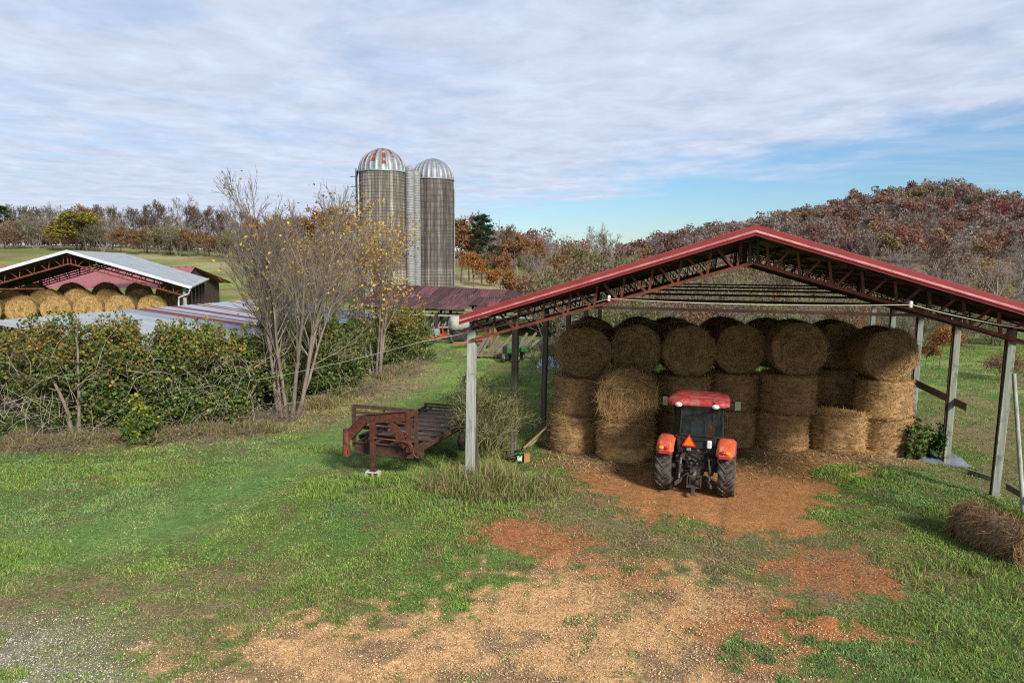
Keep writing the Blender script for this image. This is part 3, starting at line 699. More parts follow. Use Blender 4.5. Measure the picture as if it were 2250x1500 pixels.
def bale_mesh(name, D, W, seed, base_mat, flat=.0, strands=4500, k=1.0, tone=1.0, ed=.10):
    r = np.random.default_rng(seed); nA, prof = 56, []
    Rr = D/2
    # rolled face with ring grooves
    rings = np.linspace(.02, Rr-ed, 20)
    prof += [(q, -W/2+.022*math.sin(q*60)+.03*math.exp(-(q/.12)**2)) for q in rings]
    for i in range(5):
        t = math.pi/2*i/4; prof.append((Rr-ed+ed*math.sin(t), -W/2+ed-ed*math.cos(t)))
    for yy in np.linspace(-W/2+ed, W/2-ed, 14)[1:-1]: prof.append((Rr+.015*math.sin(yy*37), yy))
    for i in range(5):
        t = math.pi/2*(1-i/4); prof.append((Rr-ed+ed*math.sin(t), W/2-ed+ed*math.cos(t)))
    prof += [(q, W/2-.022*math.sin(q*60)) for q in rings[::-1]]
    P = np.array(prof); A = np.linspace(0, 2*np.pi, nA, endpoint=False)
    rr_, aa = np.meshgrid(P[:, 0], A, indexing='ij'); yy, _ = np.meshgrid(P[:, 1], A, indexing='ij')
    lump = .055*(fbm(np.cos(aa)*2.2+yy*1.5+seed, np.sin(aa)*2.2-yy, seed, 4)-.5)*2+.025*(fbm(aa*9+seed, yy*16, seed+3, 3)-.5)*2
    rr2 = rr_*(1+lump/ Rr*(rr_/Rr))
    y2 = yy+.05*(fbm(np.cos(aa)*rr_*4+seed, np.sin(aa)*rr_*4, seed+9, 4)-.5)
    X = rr2*np.cos(aa); Zc = rr2*np.sin(aa)
    if flat: Zc = np.where(Zc < 0, Zc*(1-flat), Zc); X = X*(1+flat*.3)
    V = np.stack([X, y2, Zc], -1).reshape(-1, 3); nP = len(P)
    I = np.arange(nP*nA).reshape(nP, nA); I2 = np.roll(I, -1, 1)
    Q = np.stack([I[:-1].ravel(), I2[:-1].ravel(), I2[1:].ravel(), I[1:].ravel()], 1)
    caps = np.concatenate([np.stack([I[0], I2[0], np.full(nA, nP*nA)], 1)[:, ::-1], np.stack([I[-1], I2[-1], np.full(nA, nP*nA+1)], 1)])
    V = np.concatenate([V, [[0, -W/2, 0], [0, W/2, 0]]])
    ring = np.where(np.abs(P[:, 1]) > W/2-ed*.6, P[:, 0], P[:, 1]+5)
    tv = .62+.9*fbm((np.repeat(ring, nA)*13+seed*7.7), np.tile(np.cos(A)*1.6+seed, nP)+np.tile(np.sin(A)*1.1, nP), seed+21, 3)
    core = np.where((P[:, 0] < .17), .6, 1.0); tv = np.clip(tv*np.repeat(core, nA), .3, 1.5)
    c0 = np.ones((len(V), 3))*.8; c0[:nP*nA] = tv[:, None]
    Vs, T, Cs = hay_strands(strands, D, W, r, k)
    if flat: Vs[:, 2] = np.where(Vs[:, 2] < 0, Vs[:, 2]*(1-flat), Vs[:, 2])
    T = T+len(V); Vall = np.concatenate([V, Vs]); Call = np.concatenate([c0, Cs*tone])
    mi = np.concatenate([np.zeros(len(Q)), np.zeros(len(caps)), np.ones(len(T))])
    return np_mesh(name, Vall, [Q, caps, T], [base_mat, M['strand']], mi, Call, mi < .5)
BL = [bale_mesh('round_bale_lying', 1.85, 1.32, 500+i, M['hay'], .03) for i in range(3)]
BU = [bale_mesh('round_bale_standing', 1.85, 1.32, 520+i, M['hay'], 0) for i in range(3)]
BLOOSE = bale_mesh('round_bale_loose', 1.95, 1.35, 540, M['hay'], .04, 5200, 2.2)
BG = [bale_mesh('round_bale_gold', 1.85, 1.32, 560+i, M['hay_gold'], .03, 2500) for i in range(2)]
BOLD = bale_mesh('round_bale_old', 1.0, 1.75, 580, M['hay_old'], .10, 6000, 1.3, .62, .30)
def bale(me, x, y, z, label, group, standing=False, yaw=0.0, s=1.0):
    o = link('round_bale', me); g = gz1(x, y)
    if standing: o.rotation_euler = (R(90), 0, yaw); o.location = (x, y, z+.66*s)
    else: o.rotation_euler = (0, (x*7.3) % .5-.25, yaw); o.location = (x, y, z+.90*s)
    o.scale = (s,)*3
    return tag(o, label, 'hay bale', group)
ordn = ['first', 'second', 'third', 'fourth', 'fifth', 'sixth', 'seventh']
stacks = [(1282, 24.3, 1266, 23.95, 1.0), (1391, 24.5, 1388, 24.6, 1.0), (1504, 24.2, 1502, 24.3, 1.0), (1612, 24.7, 1614, 24.5, 1.0), (1741, 23.9, 1722, 24.0, 1.03), (1826, 26.0, 1826, 26.0, 1.0), (1935, 24.0, 1955, 24.0, 1.02)]
GB = 'hay bales stacked in the open shed'
for i, (px, Y, pb_, Yb, s) in enumerate(stacks):
    xt = (px-1125)/1500*Y*1.011; xb = (pb_-1125)/1500*Yb*1.011; b0 = gz1(xb, Yb)-.06; H = 1.30*s
    bale(BU[i % 3], xb, Yb, b0, f'bale standing on end at the foot of the {ordn[i]} stack from the pale post', GB, True, i*1.3, s)
    bale(BU[(i+1) % 3], (xb*.4+xt*.6), Yb*.4+Y*.6, b0+H, f'bale standing on end halfway up the {ordn[i]} stack from the pale post', GB, True, i*2.1+.7, s)
    bale(BL[i % 3], xt, Y, b0+2*H-.02, f'dark bale lying on top of the {ordn[i]} stack with its rolled face showing', GB, False, R(-3+2*((i*5) % 4)), s)
for i, (px, Y) in enumerate([(1300, 26.4), (1408, 26.6), (1478, 26.5), (1592, 26.8), (1690, 26.3)]):
    bale(BL[(i+1) % 3], (px-1125)/1500*Y, Y, 2.52, f'shadowed bale lying in the back row behind the {ordn[[0, 1, 2, 3, 4][i]]} front stack', GB, False, R(4))
x, y = 3.85, 22.6; b0 = gz1(x, y)-.05
bale(BU[1], x, y, b0, 'squat bale under the big loose bale left of the tractor', GB, True, 2.2, 1.03)
o = bale(BLOOSE, x, y-.05, b0+1.28, 'big shaggy loose bale lying nearest the tractor with a fraying round face', GB, False, R(-6), 1.0)
x, y = 11.5, 23.6
bale(BU[2], x, y, gz1(x, y)-.05, 'single low bale standing in front of the sixth stack right of the tractor', GB, True, .4, 1.0)
p = Vector((11.1, 14.95, 0))
o = link('round_bale', BOLD, None, (p.x, p.y, gz1(p.x, p.y)+.33), R(9)); tag(o, 'old grey brown bale rotting in the long grass outside the shed', 'hay bale')

# ---------------------------------------------------------------- grey roofed hay shed across the lane
S2_O, S2_R = Vector((-28.5, 44.2, 0)), R(21)
shed2 = thing('hay_shed', 'grey metal roofed hay shed with golden bales beyond the hedge', 'shed', S2_O, S2_R)
H2, SL2, Z2 = 7.0, .335, 7.08
def s2w(u, v): return S2_O+Matrix.Rotation(S2_R, 3, 'Z')@Vector((u, v, 0))
r2 = gable_roof('roof', shed2, 9.2, H2, Z2, SL2, -.5, 21.5, .06, [M['roof_slate'], M['underside']], .6, .015)
mb = MB()
for sg, half in ((-1, 9.2), (1, H2)):
    mb.prism([(0, -.56, Z2+.03), (sg*half, -.56, Z2-SL2*half+.03), (sg*half, -.56, Z2-SL2*half-.16), (0, -.56, Z2-.16)], (0, .05, 0), 0)
mb.build('trim', M['white_trim'], r2)
mb = MB(); ez = Z2-SL2*H2
mb.bar((H2+.06, -.6, ez-.04), (H2+.06, 21.5, ez-.04), .12, .12, 0); mb.tube([(H2+.02, -.5, ez-.1), (H2-.1, -.3, ez-.5), (H2-.75, .1, ez-.75), (H2-.8, .12, ez-1.2), (H2-.8, .12, .2)], .06, 8, 0)
mb.build('gutter', M['white_trim'], r2)
for k in range(6):
    y = k*4.1; t = link('truss', None, shed2, (0, y, 0))
    c_, w_ = truss_mb(9.0, H2-.25, Z2-.2, SL2, Z2-.85, SL2-.01, .8, .06)
    c_.build('chord', [M['rust'] if k == 0 else M['rust_dark'], M['rust_dark']], t); w_.build('web', [M['rust'] if k == 0 else M['rust_dark']]*2, t)  # front truss in brighter rust; shade on the inner ones put into darker rust
    for sg, u in ((-1, 6.6), (1, 6.6), (-1, 9.0)):
        q = s2w(sg*u, y); g = gz1(q.x, q.y); pb = MB(); pb.bar((sg*u, y+.15, g-.2), (sg*u, y+.15, Z2-SL2*u-.25), .2, .2, 0, up=(0, 1, 0)); pb.build('post', M['post_pale'] if sg > 0 and k == 0 else M['dark_wood'], shed2)
tb = MB(); tb.bar((-7.0, .1, Z2-.9-SL2*4.6), (-1.5, .1, Z2-.9-SL2*4.6), .06, .08, 0); tb.build('tie_beam', M['rust'], shed2)
for i, u in enumerate((-5.05, -3.15, -1.25, .65, 2.5, 4.4)):
    q = s2w(u, 1.6+.15*((i*7) % 3)); bale(BG[i % 2], q.x, q.y, 2.35+.12*((i*3) % 3)*.5, f'golden bale under the grey roof, {ordn[i]} in the front row from the frame edge', 'golden bales in the grey shed', False, S2_R, .96)
for i, u in enumerate((-4.1, -2.2, -.3, 1.6, 3.5)):
    q = s2w(u, 3.4); bale(BG[(i+1) % 2], q.x, q.y, 2.75, f'shaded golden bale in the second row under the grey roof, {ordn[i]} from the frame edge', 'golden bales in the grey shed', False, S2_R, .96)
for i, u in enumerate((-3.4, -1.2, .9, 3.0, 5.0)):
    q = s2w(u, 5.6+i*.3); bale(BL[(i+1) % 3], q.x, q.y, 3.05, f'dark bale deep under the grey roof in the third row, {ordn[i]} from the frame edge', 'golden bales in the grey shed', False, S2_R+.1, .96)

# ---------------------------------------------------------------- long red roofed barn behind it
b0_ = thing('red_barn', 'long faded red roofed barn standing behind the grey hay shed', 'barn', (-44, 74, gz1(-44, 74)), R(4))
zb = gz1(-44, 74)
def corr(V4, n, h, m=0, mb=None, tints=None):
    """corrugated sheet across the quad V4 (a->b is the ridge line, a->d the slope)"""
    a, b, c, d = [Vector(v) for v in V4]; nrm = (b-a).cross(d-a).normalized()
    if nrm.z < 0: nrm = -nrm
    for i in range(n):
        for (t0, t1, z0, z1) in ((0, .25, 0, h), (.25, .5, h, h), (.5, .75, h, 0), (.75, 1, 0, 0)):
            s0, s1 = (i+t0)/n, (i+t1)/n
            q = [a.lerp(b, s0)+nrm*z0, a.lerp(b, s1)+nrm*z1, d.lerp(c, s1)+nrm*z1, d.lerp(c, s0)+nrm*z0]
            mb.add(q, [(0, 1, 2, 3)], m, False, tints[i] if tints else (1, 1, 1))
mb = MB(); rz = 5.75-zb
corr([(-45, 0, rz), (9.5, 0, rz), (11.0, -8.0, rz-2.0), (-45, -8.0, rz-2.0)], 70, .05, 0, mb); corr([(9.5, 0, rz), (-45, 0, rz), (-45, 8.0, rz-2.0), (11.0, 8.0, rz-2.0)], 70, .05, 0, mb)
mb.build('roof', M['roof_red_far'], b0_)
mb = MB()
for i in range(12):
    x = -44+i*4.7; mb.bar((x, -7.6, -1.5), (x, -7.6, rz-1.95), .2, .2, 0, up=(0, 1, 0))
mb.build('post', M['dark_wood'], b0_)
mb = MB(); mb.prism([(9.2, -7.7, -1), (9.2, 7.7, -1), (9.2, 7.7, rz-1.95), (9.2, 0, rz-.05), (9.2, -7.7, rz-1.95)], (.08, 0, 0)); mb.build('wall', M['dark_wood'], b0_)

# ---------------------------------------------------------------- low tin roofed building behind the hedge
tb_o = Vector((-22.1, 29.7, 0)); ang = math.atan2(16.3, 5.3)
tin = thing('tin_roofed_shed', 'low shed with pale corrugated tin roof streaked with red behind the hedge', 'shed', tb_o, ang-math.pi/2)
Lr = 18.0; rt = np.random.default_rng(31); tints = []
for i in range(64):
    q = i/64*Lr
    if .40*Lr < q < .44*Lr or .455*Lr < q < .475*Lr or (q > .5*Lr and rt.uniform() < .13): tints.append((.46, .13, .11))
    elif .33*Lr < q < .40*Lr: tints.append((.62, .70, .78))
    elif q < .33*Lr: tints.append((.93, .96, .93))
    else: tints.append(tuple(np.array((.92, .96, 1.03))*rt.uniform(.82, 1.05)))
mb = MB(); zt = 3.85
corr([(0, -1.0, zt), (0, Lr, zt+.05), (9.2, Lr, zt-.85), (9.2, -1.0, zt-.85)], 64, .05, 0, mb, tints)
corr([(0, Lr, zt+.05), (0, -1.0, zt), (-3.5, -1.0, zt-.9), (-3.5, Lr, zt-.9)], 64, .05, 0, mb)
mb.build('roof', M['tin_pale'], tin)
mb = MB()
for i in range(46):
    q = -.6+i*.40; mb.box((8.7, q, 1.4), (.06, .36, 3.0+.05*math.sin(i*5)), None, 0)
for i in range(22):
    q = i*.40+.1; mb.box((q, -.7, 1.45+(.02*(22-i))), (.36, .06, 3.0+.03*(22-i)), None, 0)
mb.build('plank_wall', M['dark_wood'], tin)

# ---------------------------------------------------------------- rusty machinery barn
mo = Vector((-6.0, 68, 0)); mr_ = R(-10)
barn = thing('machinery_barn', 'sagging open barn with rusty maroon tin roof below the silos', 'barn', (mo.x, mo.y, gz1(mo.x, mo.y)), mr_)
zb = gz1(mo.x, mo.y); mb = MB(); rg, re = 4.15-zb, 2.75-zb
rt = np.random.default_rng(77)
NP = 34; x0, x1 = -6.5, 19.5
for row, (v0, v1, h0, h1) in enumerate(((0, -3.4, rg, rg-.62), (-3.3, -6.6, rg-.60, rg-1.2), (-6.5, -9.6, rg-1.18, re))):
    for i in range(NP):
        if row == 2 and i in (13, 15, 17): continue
        if row == 1 and i in (17, 25): continue
        xa, xb = x0+(x1-x0)*i/NP, x0+(x1-x0)*(i+1)/NP; k = rt.uniform(-.03, .03); sagz = -.28*math.sin((xa-x0)/(x1-x0)*3.1)*1.0-.010*(xa-x0)
        tnt = (1.9, 1.75, 1.8) if rt.uniform() < .10 else tuple(np.ones(3)*rt.uniform(.6, 1.35))
        corr([(xa, v0, h0+sagz+k), (xb, v0, h0+sagz+k), (xb+rt.uniform(-.03, .03), v1-rt.uniform(0, .15), h1+sagz+k), (xa, v1, h1+sagz+k)], 4, .04, 0, mb, [tnt]*4)
for i in range(NP):
    xa, xb = x0+(x1-x0)*i/NP, x0+(x1-x0)*(i+1)/NP; sagz = -.28*math.sin((xa-x0)/(x1-x0)*3.1)-.010*(xa-x0)
    corr([(xb, 0, rg+sagz), (xa, 0, rg+sagz), (xa, 5, rg-1+sagz), (xb, 5, rg-1+sagz)], 4, .04, 0, mb)
mb.build('roof', M['tin_rust'], barn)
mb = MB()
for i in range(5): mb.bar((x0+.3, -1.5-i*1.9, rg-.75-i*.36), (x1-.3, -1.5-i*1.9, rg-1.0-i*.36), .08, .14, 0)
mb.build('rafter', M['post_pale'], barn)
for v in (-9.2, -4.6, 4.4):
    for i in range(8):
        u = x0+.6+i*3.5; pb = MB(); pb.bar((u, v, -.6), (u, v, rg+.18*v*(1 if v < 0 else -1)-.5), .22, .22, 0, up=(0, 1, 0)); pb.build('post', M['dark_wood'], barn)
for z in (.7, 1.2, 1.7):
    mb = MB(); mb.bar((x0+.6, 4.5, z), (x1-.6, 4.5, z-.1), .04, .16, 0); mb.build('rail', M['plank_old'], barn)
# ---------------------------------------------------------------- tractor (local +y is forward, x right)
TR = Vector((5.30, 19.05, 0)); tz = gz1(5.08, 18.95)-.05
tractor = thing('tractor', 'orange and red cab tractor parked facing the hay bales', 'tractor', (TR.x, TR.y, tz), R(-20))
def tyre(Rw, W, seedn, nl):
    mb = MB(); MY = Matrix.Rotation(R(90), 4, 'Y'); h = W/2
    mb.lathe([(Rw*.56, -h*.8), (Rw*.72, -h), (Rw*.88, -h*1.0), (Rw*.945, -h*.86), (Rw*.955, -h*.4), (Rw*.957, 0), (Rw*.955, h*.4), (Rw*.945, h*.86), (Rw*.88, h), (Rw*.72, h), (Rw*.56, h*.8)], 48, 0, MY)
    for sd in (-1, 1):
        for k in range(nl):
            a0 = 2*math.pi*(k+(.5 if sd > 0 else 0))/nl
            pts = []
            for t in range(5):
                f = t/4; xx = sd*(h*.02+f*h*.98); a = a0-f*.36
                rr = Rw*(.985 if f < .9 else .955)
                pts.append((xx, a, rr))
            V = []
            for (xx, a, rr) in pts:
                for dA in (-.052, .052):
                    for rad in (rr-.045, rr+.012):
                        aa = a+dA*(1 if rad < rr else .62)
                        V.append((xx, math.cos(aa)*rad, math.sin(aa)*rad))
            F = []
            for t in range(4):
                o = t*4
                F += [(o+1, o+3, o+7, o+5), (o, o+1, o+5, o+4), (o+2, o+6, o+7, o+3)]
            F += [(0, 2, 3, 1), (16, 17, 19, 18)]
            mb.add(V, F, 0)
    return mb
def wheel(x, y, Rw, W, nl, parent):
    w = link('wheel', None, parent, (x, y, Rw)); w.empty_display_size = .2
    tyre(Rw, W, 1, nl).build('tyre', M['rubber'], w)
    mb = MB(); MY = Matrix.Rotation(R(90), 4, 'Y'); r_ = Rw*.57; h = W*.4; s = 1 if x > 0 else -1
    mb.lathe([(0, s*h*.2), (r_*.4, s*h*.25), (r_*.8, s*h*.1), (r_*.92, s*h*.5), (r_, s*h), (r_*1.02, s*h*1.02), (r_*.95, -s*h), (r_*.86, -s*h*.6), (r_*.8, 0), (r_*.3, s*h*.1), (0, s*h*.1)], 32, 0, MY)
    for k in range(8):
        a = k*math.pi/4; mb.lathe([(0, .05), (.022, .05), (.022, -.05), (0, -.05)], 6, 1, Matrix.Translation((s*h*.22, math.cos(a)*r_*.5, math.sin(a)*r_*.5))@MY)
    mb.build('rim', [M['mud_rim'], M['grease']], w)
for s in (-1, 1):
    wheel(s*.85, 0, .745, .44, 19, tractor)
    wheel(s*.80, 2.15, .48, .29, 16, tractor)
# chassis, rear axle, transmission
mb = MB()
mb.box((0, .35, .78), (.46, 1.1, .5), None, 0, .05); mb.tube([(-.75, 0, .76), (.75, 0, .76)], .13, 14); mb.box((0, 1.6, .75), (.42, 1.5, .4), None, 0, .05)
mb.tube([(-.75, 2.15, .5), (.75, 2.15, .5)], .07, 10); mb.box((0, -.1, .95), (.58, .35, .42), None, 0, .06); mb.box((0, -.22, .70), (.34, .16, .30), None, 0, .04)
for s in (-1, 1):
    mb.box((s*.42, -.05, .74), (.16, .34, .34), None, 0, .04); mb.box((s*.50, -.1, .98), (.14, .22, .22), None, 0, .03)
for i in range(9): mb.lathe([(0, -.06), (.05-.003*i, -.06), (.05-.003*i, .06), (0, .06)], 8, 0, Matrix.Translation((-.22+.055*i, -.3-.02*(i % 3), 1.0+.07*math.sin(i*2.3)))@Matrix.Rotation(R(90), 4, 'X'))
mb.build('chassis', M['grease'], tractor)
# three point hitch, drawbar, links
hb = MB()
for s in (-1, 1):
    hb.bar((s*.30, -.18, 1.14), (s*.38, -.42, 1.10), .07, .09); hb.tube([(s*.38, -.42, 1.10), (s*.42, -.48, .52)], .028, 8, 1); hb.tube([(s*.40, -.45, .92), (s*.415, -.47, .66)], .042, 8)
    hb.bar((s*.27, -.10, .48), (s*.46, -.82, .46), .05, .10); hb.lathe([(.03, -.03), (.065, -.03), (.065, .03), (.03, .03)], 12, 0, Matrix.Translation((s*.47, -.85, .46))@Matrix.Rotation(R(90), 4, 'Y'), closed=True)
    hb.tube([(s*.20, -.25, .62), (s*.30, -.38, .55), (s*.36, -.50, .47)], .014, 6); hb.bar((s*.185, -.52, .60), (s*.185, -.52, .30), .022, .11); hb.bar((s*.185, -.25, .58), (s*.185, -.55, .58), .022, .06)
hb.box((0, -.38, .30), (.39, .36, .03), None, 0); hb.bar((-.185, -.53, .62), (.185, -.53, .62), .03, .05); hb.box((0, -.30, .44), (.30, .05, .26), None, 0)
hb.bar((0, -.2, .27), (0, -.82, .27), .09, .04); hb.tube([(0, -.76, .27), (0, -.76, .18)], .03, 8); hb.box((0, -.86, .24), (.10, .10, .10), None, 0, .01)
hb.tube([(0, -.30, .66), (0, -.50, .66)], .04, 12, 1); hb.bar((.06, -.30, 1.02), (.06, -.42, 1.30), .045, .045); hb.lathe([(0, -.05), (.05, -.03), (.055, 0), (.05, .03), (0, .05)], 10, 0, Matrix.Translation((.06, -.44, 1.33)))
hb.build('hitch', [M['grease'], M['steel']], tractor)
hz = MB()
for i, (x0, x1) in enumerate(((-.36, -.30), (-.28, -.1), (.3, .14), (.36, .4))): hz.tube([(x0, -.14, 1.36), (x0-.03, -.24, 1.2), ((x0+x1)/2, -.30, 1.05), (x1, -.28, .95)], .014, 6)
hz.build('hydraulic_hose', M['black'], tractor)
# rear cab body panel below the window, with platform
cb = MB(); cb.prism([(-.50, -.20, 1.18), (.50, -.20, 1.18), (.55, -.20, 1.70), (-.55, -.20, 1.70)], (0, .12, 0)); cb.box((0, .65, 1.12), (1.2, 1.5, .12), None, 0, .02)
cb.box((0, -.22, 1.40), (.62, .05, .14), None, 0, .01); cb.box((0, -.23, 1.60), (.8, .03, .05), None, 0)
cb.build('cab_panel', M['black'], tractor)
# cab frame and glass: flares upward slightly
fr = MB(); gl = []
B = {'rl': (-.46, -.20, 1.70), 'rr': (.46, -.20, 1.70), 'sl': (-.70, .10, 1.62), 'sr': (.70, .10, 1.62), 'fl': (-.60, 1.28, 1.15), 'fr': (.60, 1.28, 1.15)}
T = {'rl': (-.43, -.08, 2.56), 'rr': (.43, -.08, 2.56), 'sl': (-.66, .10, 2.56), 'sr': (.66, .10, 2.56), 'fl': (-.60, 1.18, 2.50), 'fr': (.60, 1.18, 2.50)}
for k in B:
    fr.bar(B[k], T[k], .055 if k[0] != 'r' else .045, .06, 0, up=(0, 1, 0), ch=.01)
for D in (B, T):
    for a, b in (('rl', 'rr'), ('rl', 'sl'), ('rr', 'sr'), ('sl', 'fl'), ('sr', 'fr'), ('fl', 'fr')): fr.bar(D[a], D[b], .05, .05, 0, ch=.008)
fr.bar((-.46, -.22, 1.72), (.46, -.22, 1.72), .04, .05); fr.bar((.50, -.235, 1.74), (.34, -.225, 1.95), .02, .02)
fr.tube([(.74, .22, 1.75), (.80, .2, 1.9), (.79, .2, 2.25), (.72, .2, 2.38)], .016, 6)
fr.build('cab_frame', M['black'], tractor)
for a, b in (('rl', 'rr'), ('rl', 'sl'), ('rr', 'sr'), ('sl', 'fl'), ('sr', 'fr'), ('fl', 'fr')):
    g = MB(); g.add([B[a], B[b], T[b], T[a]], [(0, 1, 2, 3)], 0); g.build('window', M['glass'], tractor)
# roof: rounded slab with notched corners and two lamps
rb = MB(); N_ = 40; prof = []
def rshape(s, z, dy=0.0):
    P = [(-.70, -.34), (-.50, -.40), (-.42, -.30), (.42, -.30), (.50, -.40), (.70, -.34), (.86, -.12), (.84, .55), (.78, 1.15), (.58, 1.42), (-.58, 1.42), (-.78, 1.15), (-.84, .55), (-.86, -.12)]
    return [(x*s, (y-.45)*s+.45+dy, z) for x, y in P]
lay = [(.93, 2.54), (1.0, 2.57), (1.0, 2.66), (.95, 2.70), (.82, 2.735), (.62, 2.752), (.3, 2.757)]
Vr = []; n_ = 14
for s_, z_ in lay: Vr += rshape(s_, z_)
Fr = [tuple(range(n_))[::-1]]
for i in range(len(lay)-1):
    for k in range(n_): Fr.append((i*n_+k, i*n_+(k+1) % n_, (i+1)*n_+(k+1) % n_, (i+1)*n_+k))
Fr.append(tuple(range((len(lay)-1)*n_, len(lay)*n_)))
rb.add(Vr, Fr, 0, True)
ro = rb.build('cab_roof', M['cab_red'], tractor); bv = ro.modifiers.new('b', 'BEVEL'); bv.width = .02; bv.segments = 2; bv.limit_method = 'ANGLE'; bv.angle_limit = R(35)
for i in range(5):
    mb = MB(); mb.bar((-.55, .1+i*.22, 2.752), (.55, .1+i*.22, 2.752), .03, .02, 0, ch=.006); mb.build('roof_rib', M['cab_red'], ro)
for s in (-1, 1):
    mb = MB(); Mx = Matrix.Translation((s*.50, -.40, 2.60))@Matrix.Rotation(R(75), 4, 'X')@Matrix.Diagonal((1.55, 1, 1, 1)); mb.lathe([(0, .035), (.048, .03), (.05, .0)], 20, 0, Mx); mb.lathe([(.048, .036), (.062, .03), (.062, -.02)], 20, 1, Mx); mb.build('work_light', [M['porcelain'], M['white_plastic']], ro)
# fenders
for s in (-1, 1):
    fb = MB(); V = []; K = 12
    for i in range(K+1):
        a = R(47+112*i/K); rr = .86
        y, z = -math.cos(a)*rr, .74+math.sin(a)*rr
        if i == 0: z -= .03
        V += [(s*.58, y, z), (s*.66, y*1.0, z+.03), (s*1.0, y, z+.015), (s*1.07, y, z-.06), (s*1.05, y*.93, z-.10), (s*.58, y*.93, z-.06)]
    F = []
    for i in range(K):
        for k in range(6): F.append((i*6+k, i*6+(k+1) % 6, (i+1)*6+(k+1) % 6, (i+1)*6+k))
    F += [tuple(range(6)), tuple(range(K*6, K*6+6))]
    fb.add(V, F, 0, True)
    fb.box((s*.80, -.66, 1.40), (.46, .34, .36), Matrix.Rotation(R(-14), 3, 'X'), 0, .09)
    fo = fb.build('fender', M['kubo_orange'], tractor)
    lt = link('tail_light', None, fo, (s*.82, -.855, 1.44)); lt.rotation_euler = (R(-12), 0, 0); lt.empty_display_size = .1
    for (dx, m_) in ((-s*.065, 'lamp_red'), (s*.065, 'amber')):
        mb = MB(); Mx = Matrix.Translation((dx, 0, 0))@Matrix.Rotation(R(90), 4, 'X')@Matrix.Diagonal((1.45, 1, 1, 1)); mb.lathe([(0, .03), (.03, .028), (.048, .012), (.052, -.02)], 18, 0, Mx); mb.build('lens', M[m_], lt)
    mb = MB(); mb.box((s*.80, -.822, 1.29), (.30, .012, .04), Matrix.Rotation(R(-14), 3, 'X'), 0); mb.build('reflector', M['lamp_red'], fo)
# slow vehicle triangle
tr = MB(); c3 = lambda r_: [(math.cos(R(90+120*i))*r_, 0, math.sin(R(90+120*i))*r_) for i in range(3)]
def trunc(r_, c): 
    P = c3(r_); out = []
    for i in range(3):
        a = Vector(P[i]); out += [a.lerp(Vector(P[i-1]), c), a.lerp(Vector(P[(i+1) % 3]), c)]
    return out
cen = Vector((-.20, -.26, 1.50))
tr.prism([p+cen for p in trunc(.235, .07)], (0, .012, 0), 0); tr.prism([p+cen+Vector((0, -.006, 0)) for p in trunc(.165, .03)], (0, .006, 0), 1)
tr.build('warning_triangle', [M['smv_red'], M['smv_orange']], tractor)
mb = MB(); mb.box((.36, -.30, 1.50), (.13, .12, .22), None, 0, .025); mb.tube([(.36, -.33, 1.40), (.38, -.38, 1.32), (.34, -.36, 1.27)], .012, 6, 1); mb.build('washer_bottle', [M['white_plastic'], M['black']], tractor)
mb = MB(); mb.box((-.20, -.27, 1.30), (.14, .05, .09), None, 0, .02); mb.build('socket', M['steel'], tractor)
for s in (-1, 1):
    mr = MB(); mr.tube([(s*.66, 1.1, 2.45), (s*.95, 1.0, 2.48)], .014, 6, 1); mr.box((s*1.04, .98, 2.40), (.19, .05, .30), Matrix.Rotation(R(s*8), 3, 'Z'), 1, .02); mr.box((s*1.04, .952, 2.40), (.16, .008, .26), Matrix.Rotation(R(s*8), 3, 'Z'), 0); mr.build('mirror', [M['mirror'], M['black']], tractor)
st = MB(); st.box((0, .32, 1.42), (.48, .46, .14), None, 0, .05); st.box((0, .10, 1.78), (.46, .12, .60), Matrix.Rotation(R(-6), 3, 'X'), 0, .05); st.box((0, .32, 1.25), (.3, .3, .24), None, 0, .03); st.build('seat', M['seat'], tractor)
sw = MB(); Mx = Matrix.Translation((0, .86, 1.80))@Matrix.Rotation(R(-35), 4, 'X'); sw.lathe([(.19+.018*math.cos(t), .018*math.sin(t)) for t in [i*math.pi/4 for i in range(8)]], 28, 0, Mx, closed=True)
sw.tube([(0, .86, 1.80), (0, 1.05, 1.40)], .03, 8); sw.bar((-.18, .86, 1.80), (.18, .86, 1.80), .02, .02); sw.build('steering_wheel', M['black'], tractor)
hd = MB(); hd.box((0, 2.0, 1.30), (.62, 1.45, .50), None, 0, .10); hd.build('hood', M['kubo_orange'], tractor)
gr = MB(); gr.box((0, 2.735, 1.24), (.48, .03, .40), None, 0, .01); gr.build('grille', M['black'], tractor)
ex = MB(); ex.tube([(.46, 1.38, 1.2), (.46, 1.38, 2.3), (.46, 1.42, 2.42)], .045, 10); ex.build('exhaust', M['grease'], tractor)

# ---------------------------------------------------------------- gooseneck trailer (local x across, y away from the camera)
T_O = Vector((-3.78, 19.75, 0)); tg_ = gz1(T_O.x-.15, T_O.y-.4)+.03
trailer = thing('gooseneck_trailer', 'rusty brown gooseneck trailer frame standing on a jack in tall grass', 'trailer', (T_O.x, T_O.y, tg_), R(-19))
HB, HD, LT = .93, .33, 5.2    # top of deck frame, channel height, length
fm = MB()
fm.bar((-.98, -.02, HB-HD/2), (.98, -.02, HB-HD/2), .06, HD, 0, up=(0, 0, 1)); fm.box((0, -.06, HB-.01), (1.98, .10, .03)); fm.box((0, -.06, HB-HD+.01), (1.98, .10, .03))
for s in (-1, 1): fm.bar((s*.98, .02, HB-.16), (s*.98, LT, HB-.16), .08, .24, 0, up=(0, 0, 1)); fm.bar((s*.42, .02, HB-.2), (s*.42, LT, HB-.2), .07, .2, 0, up=(0, 0, 1))
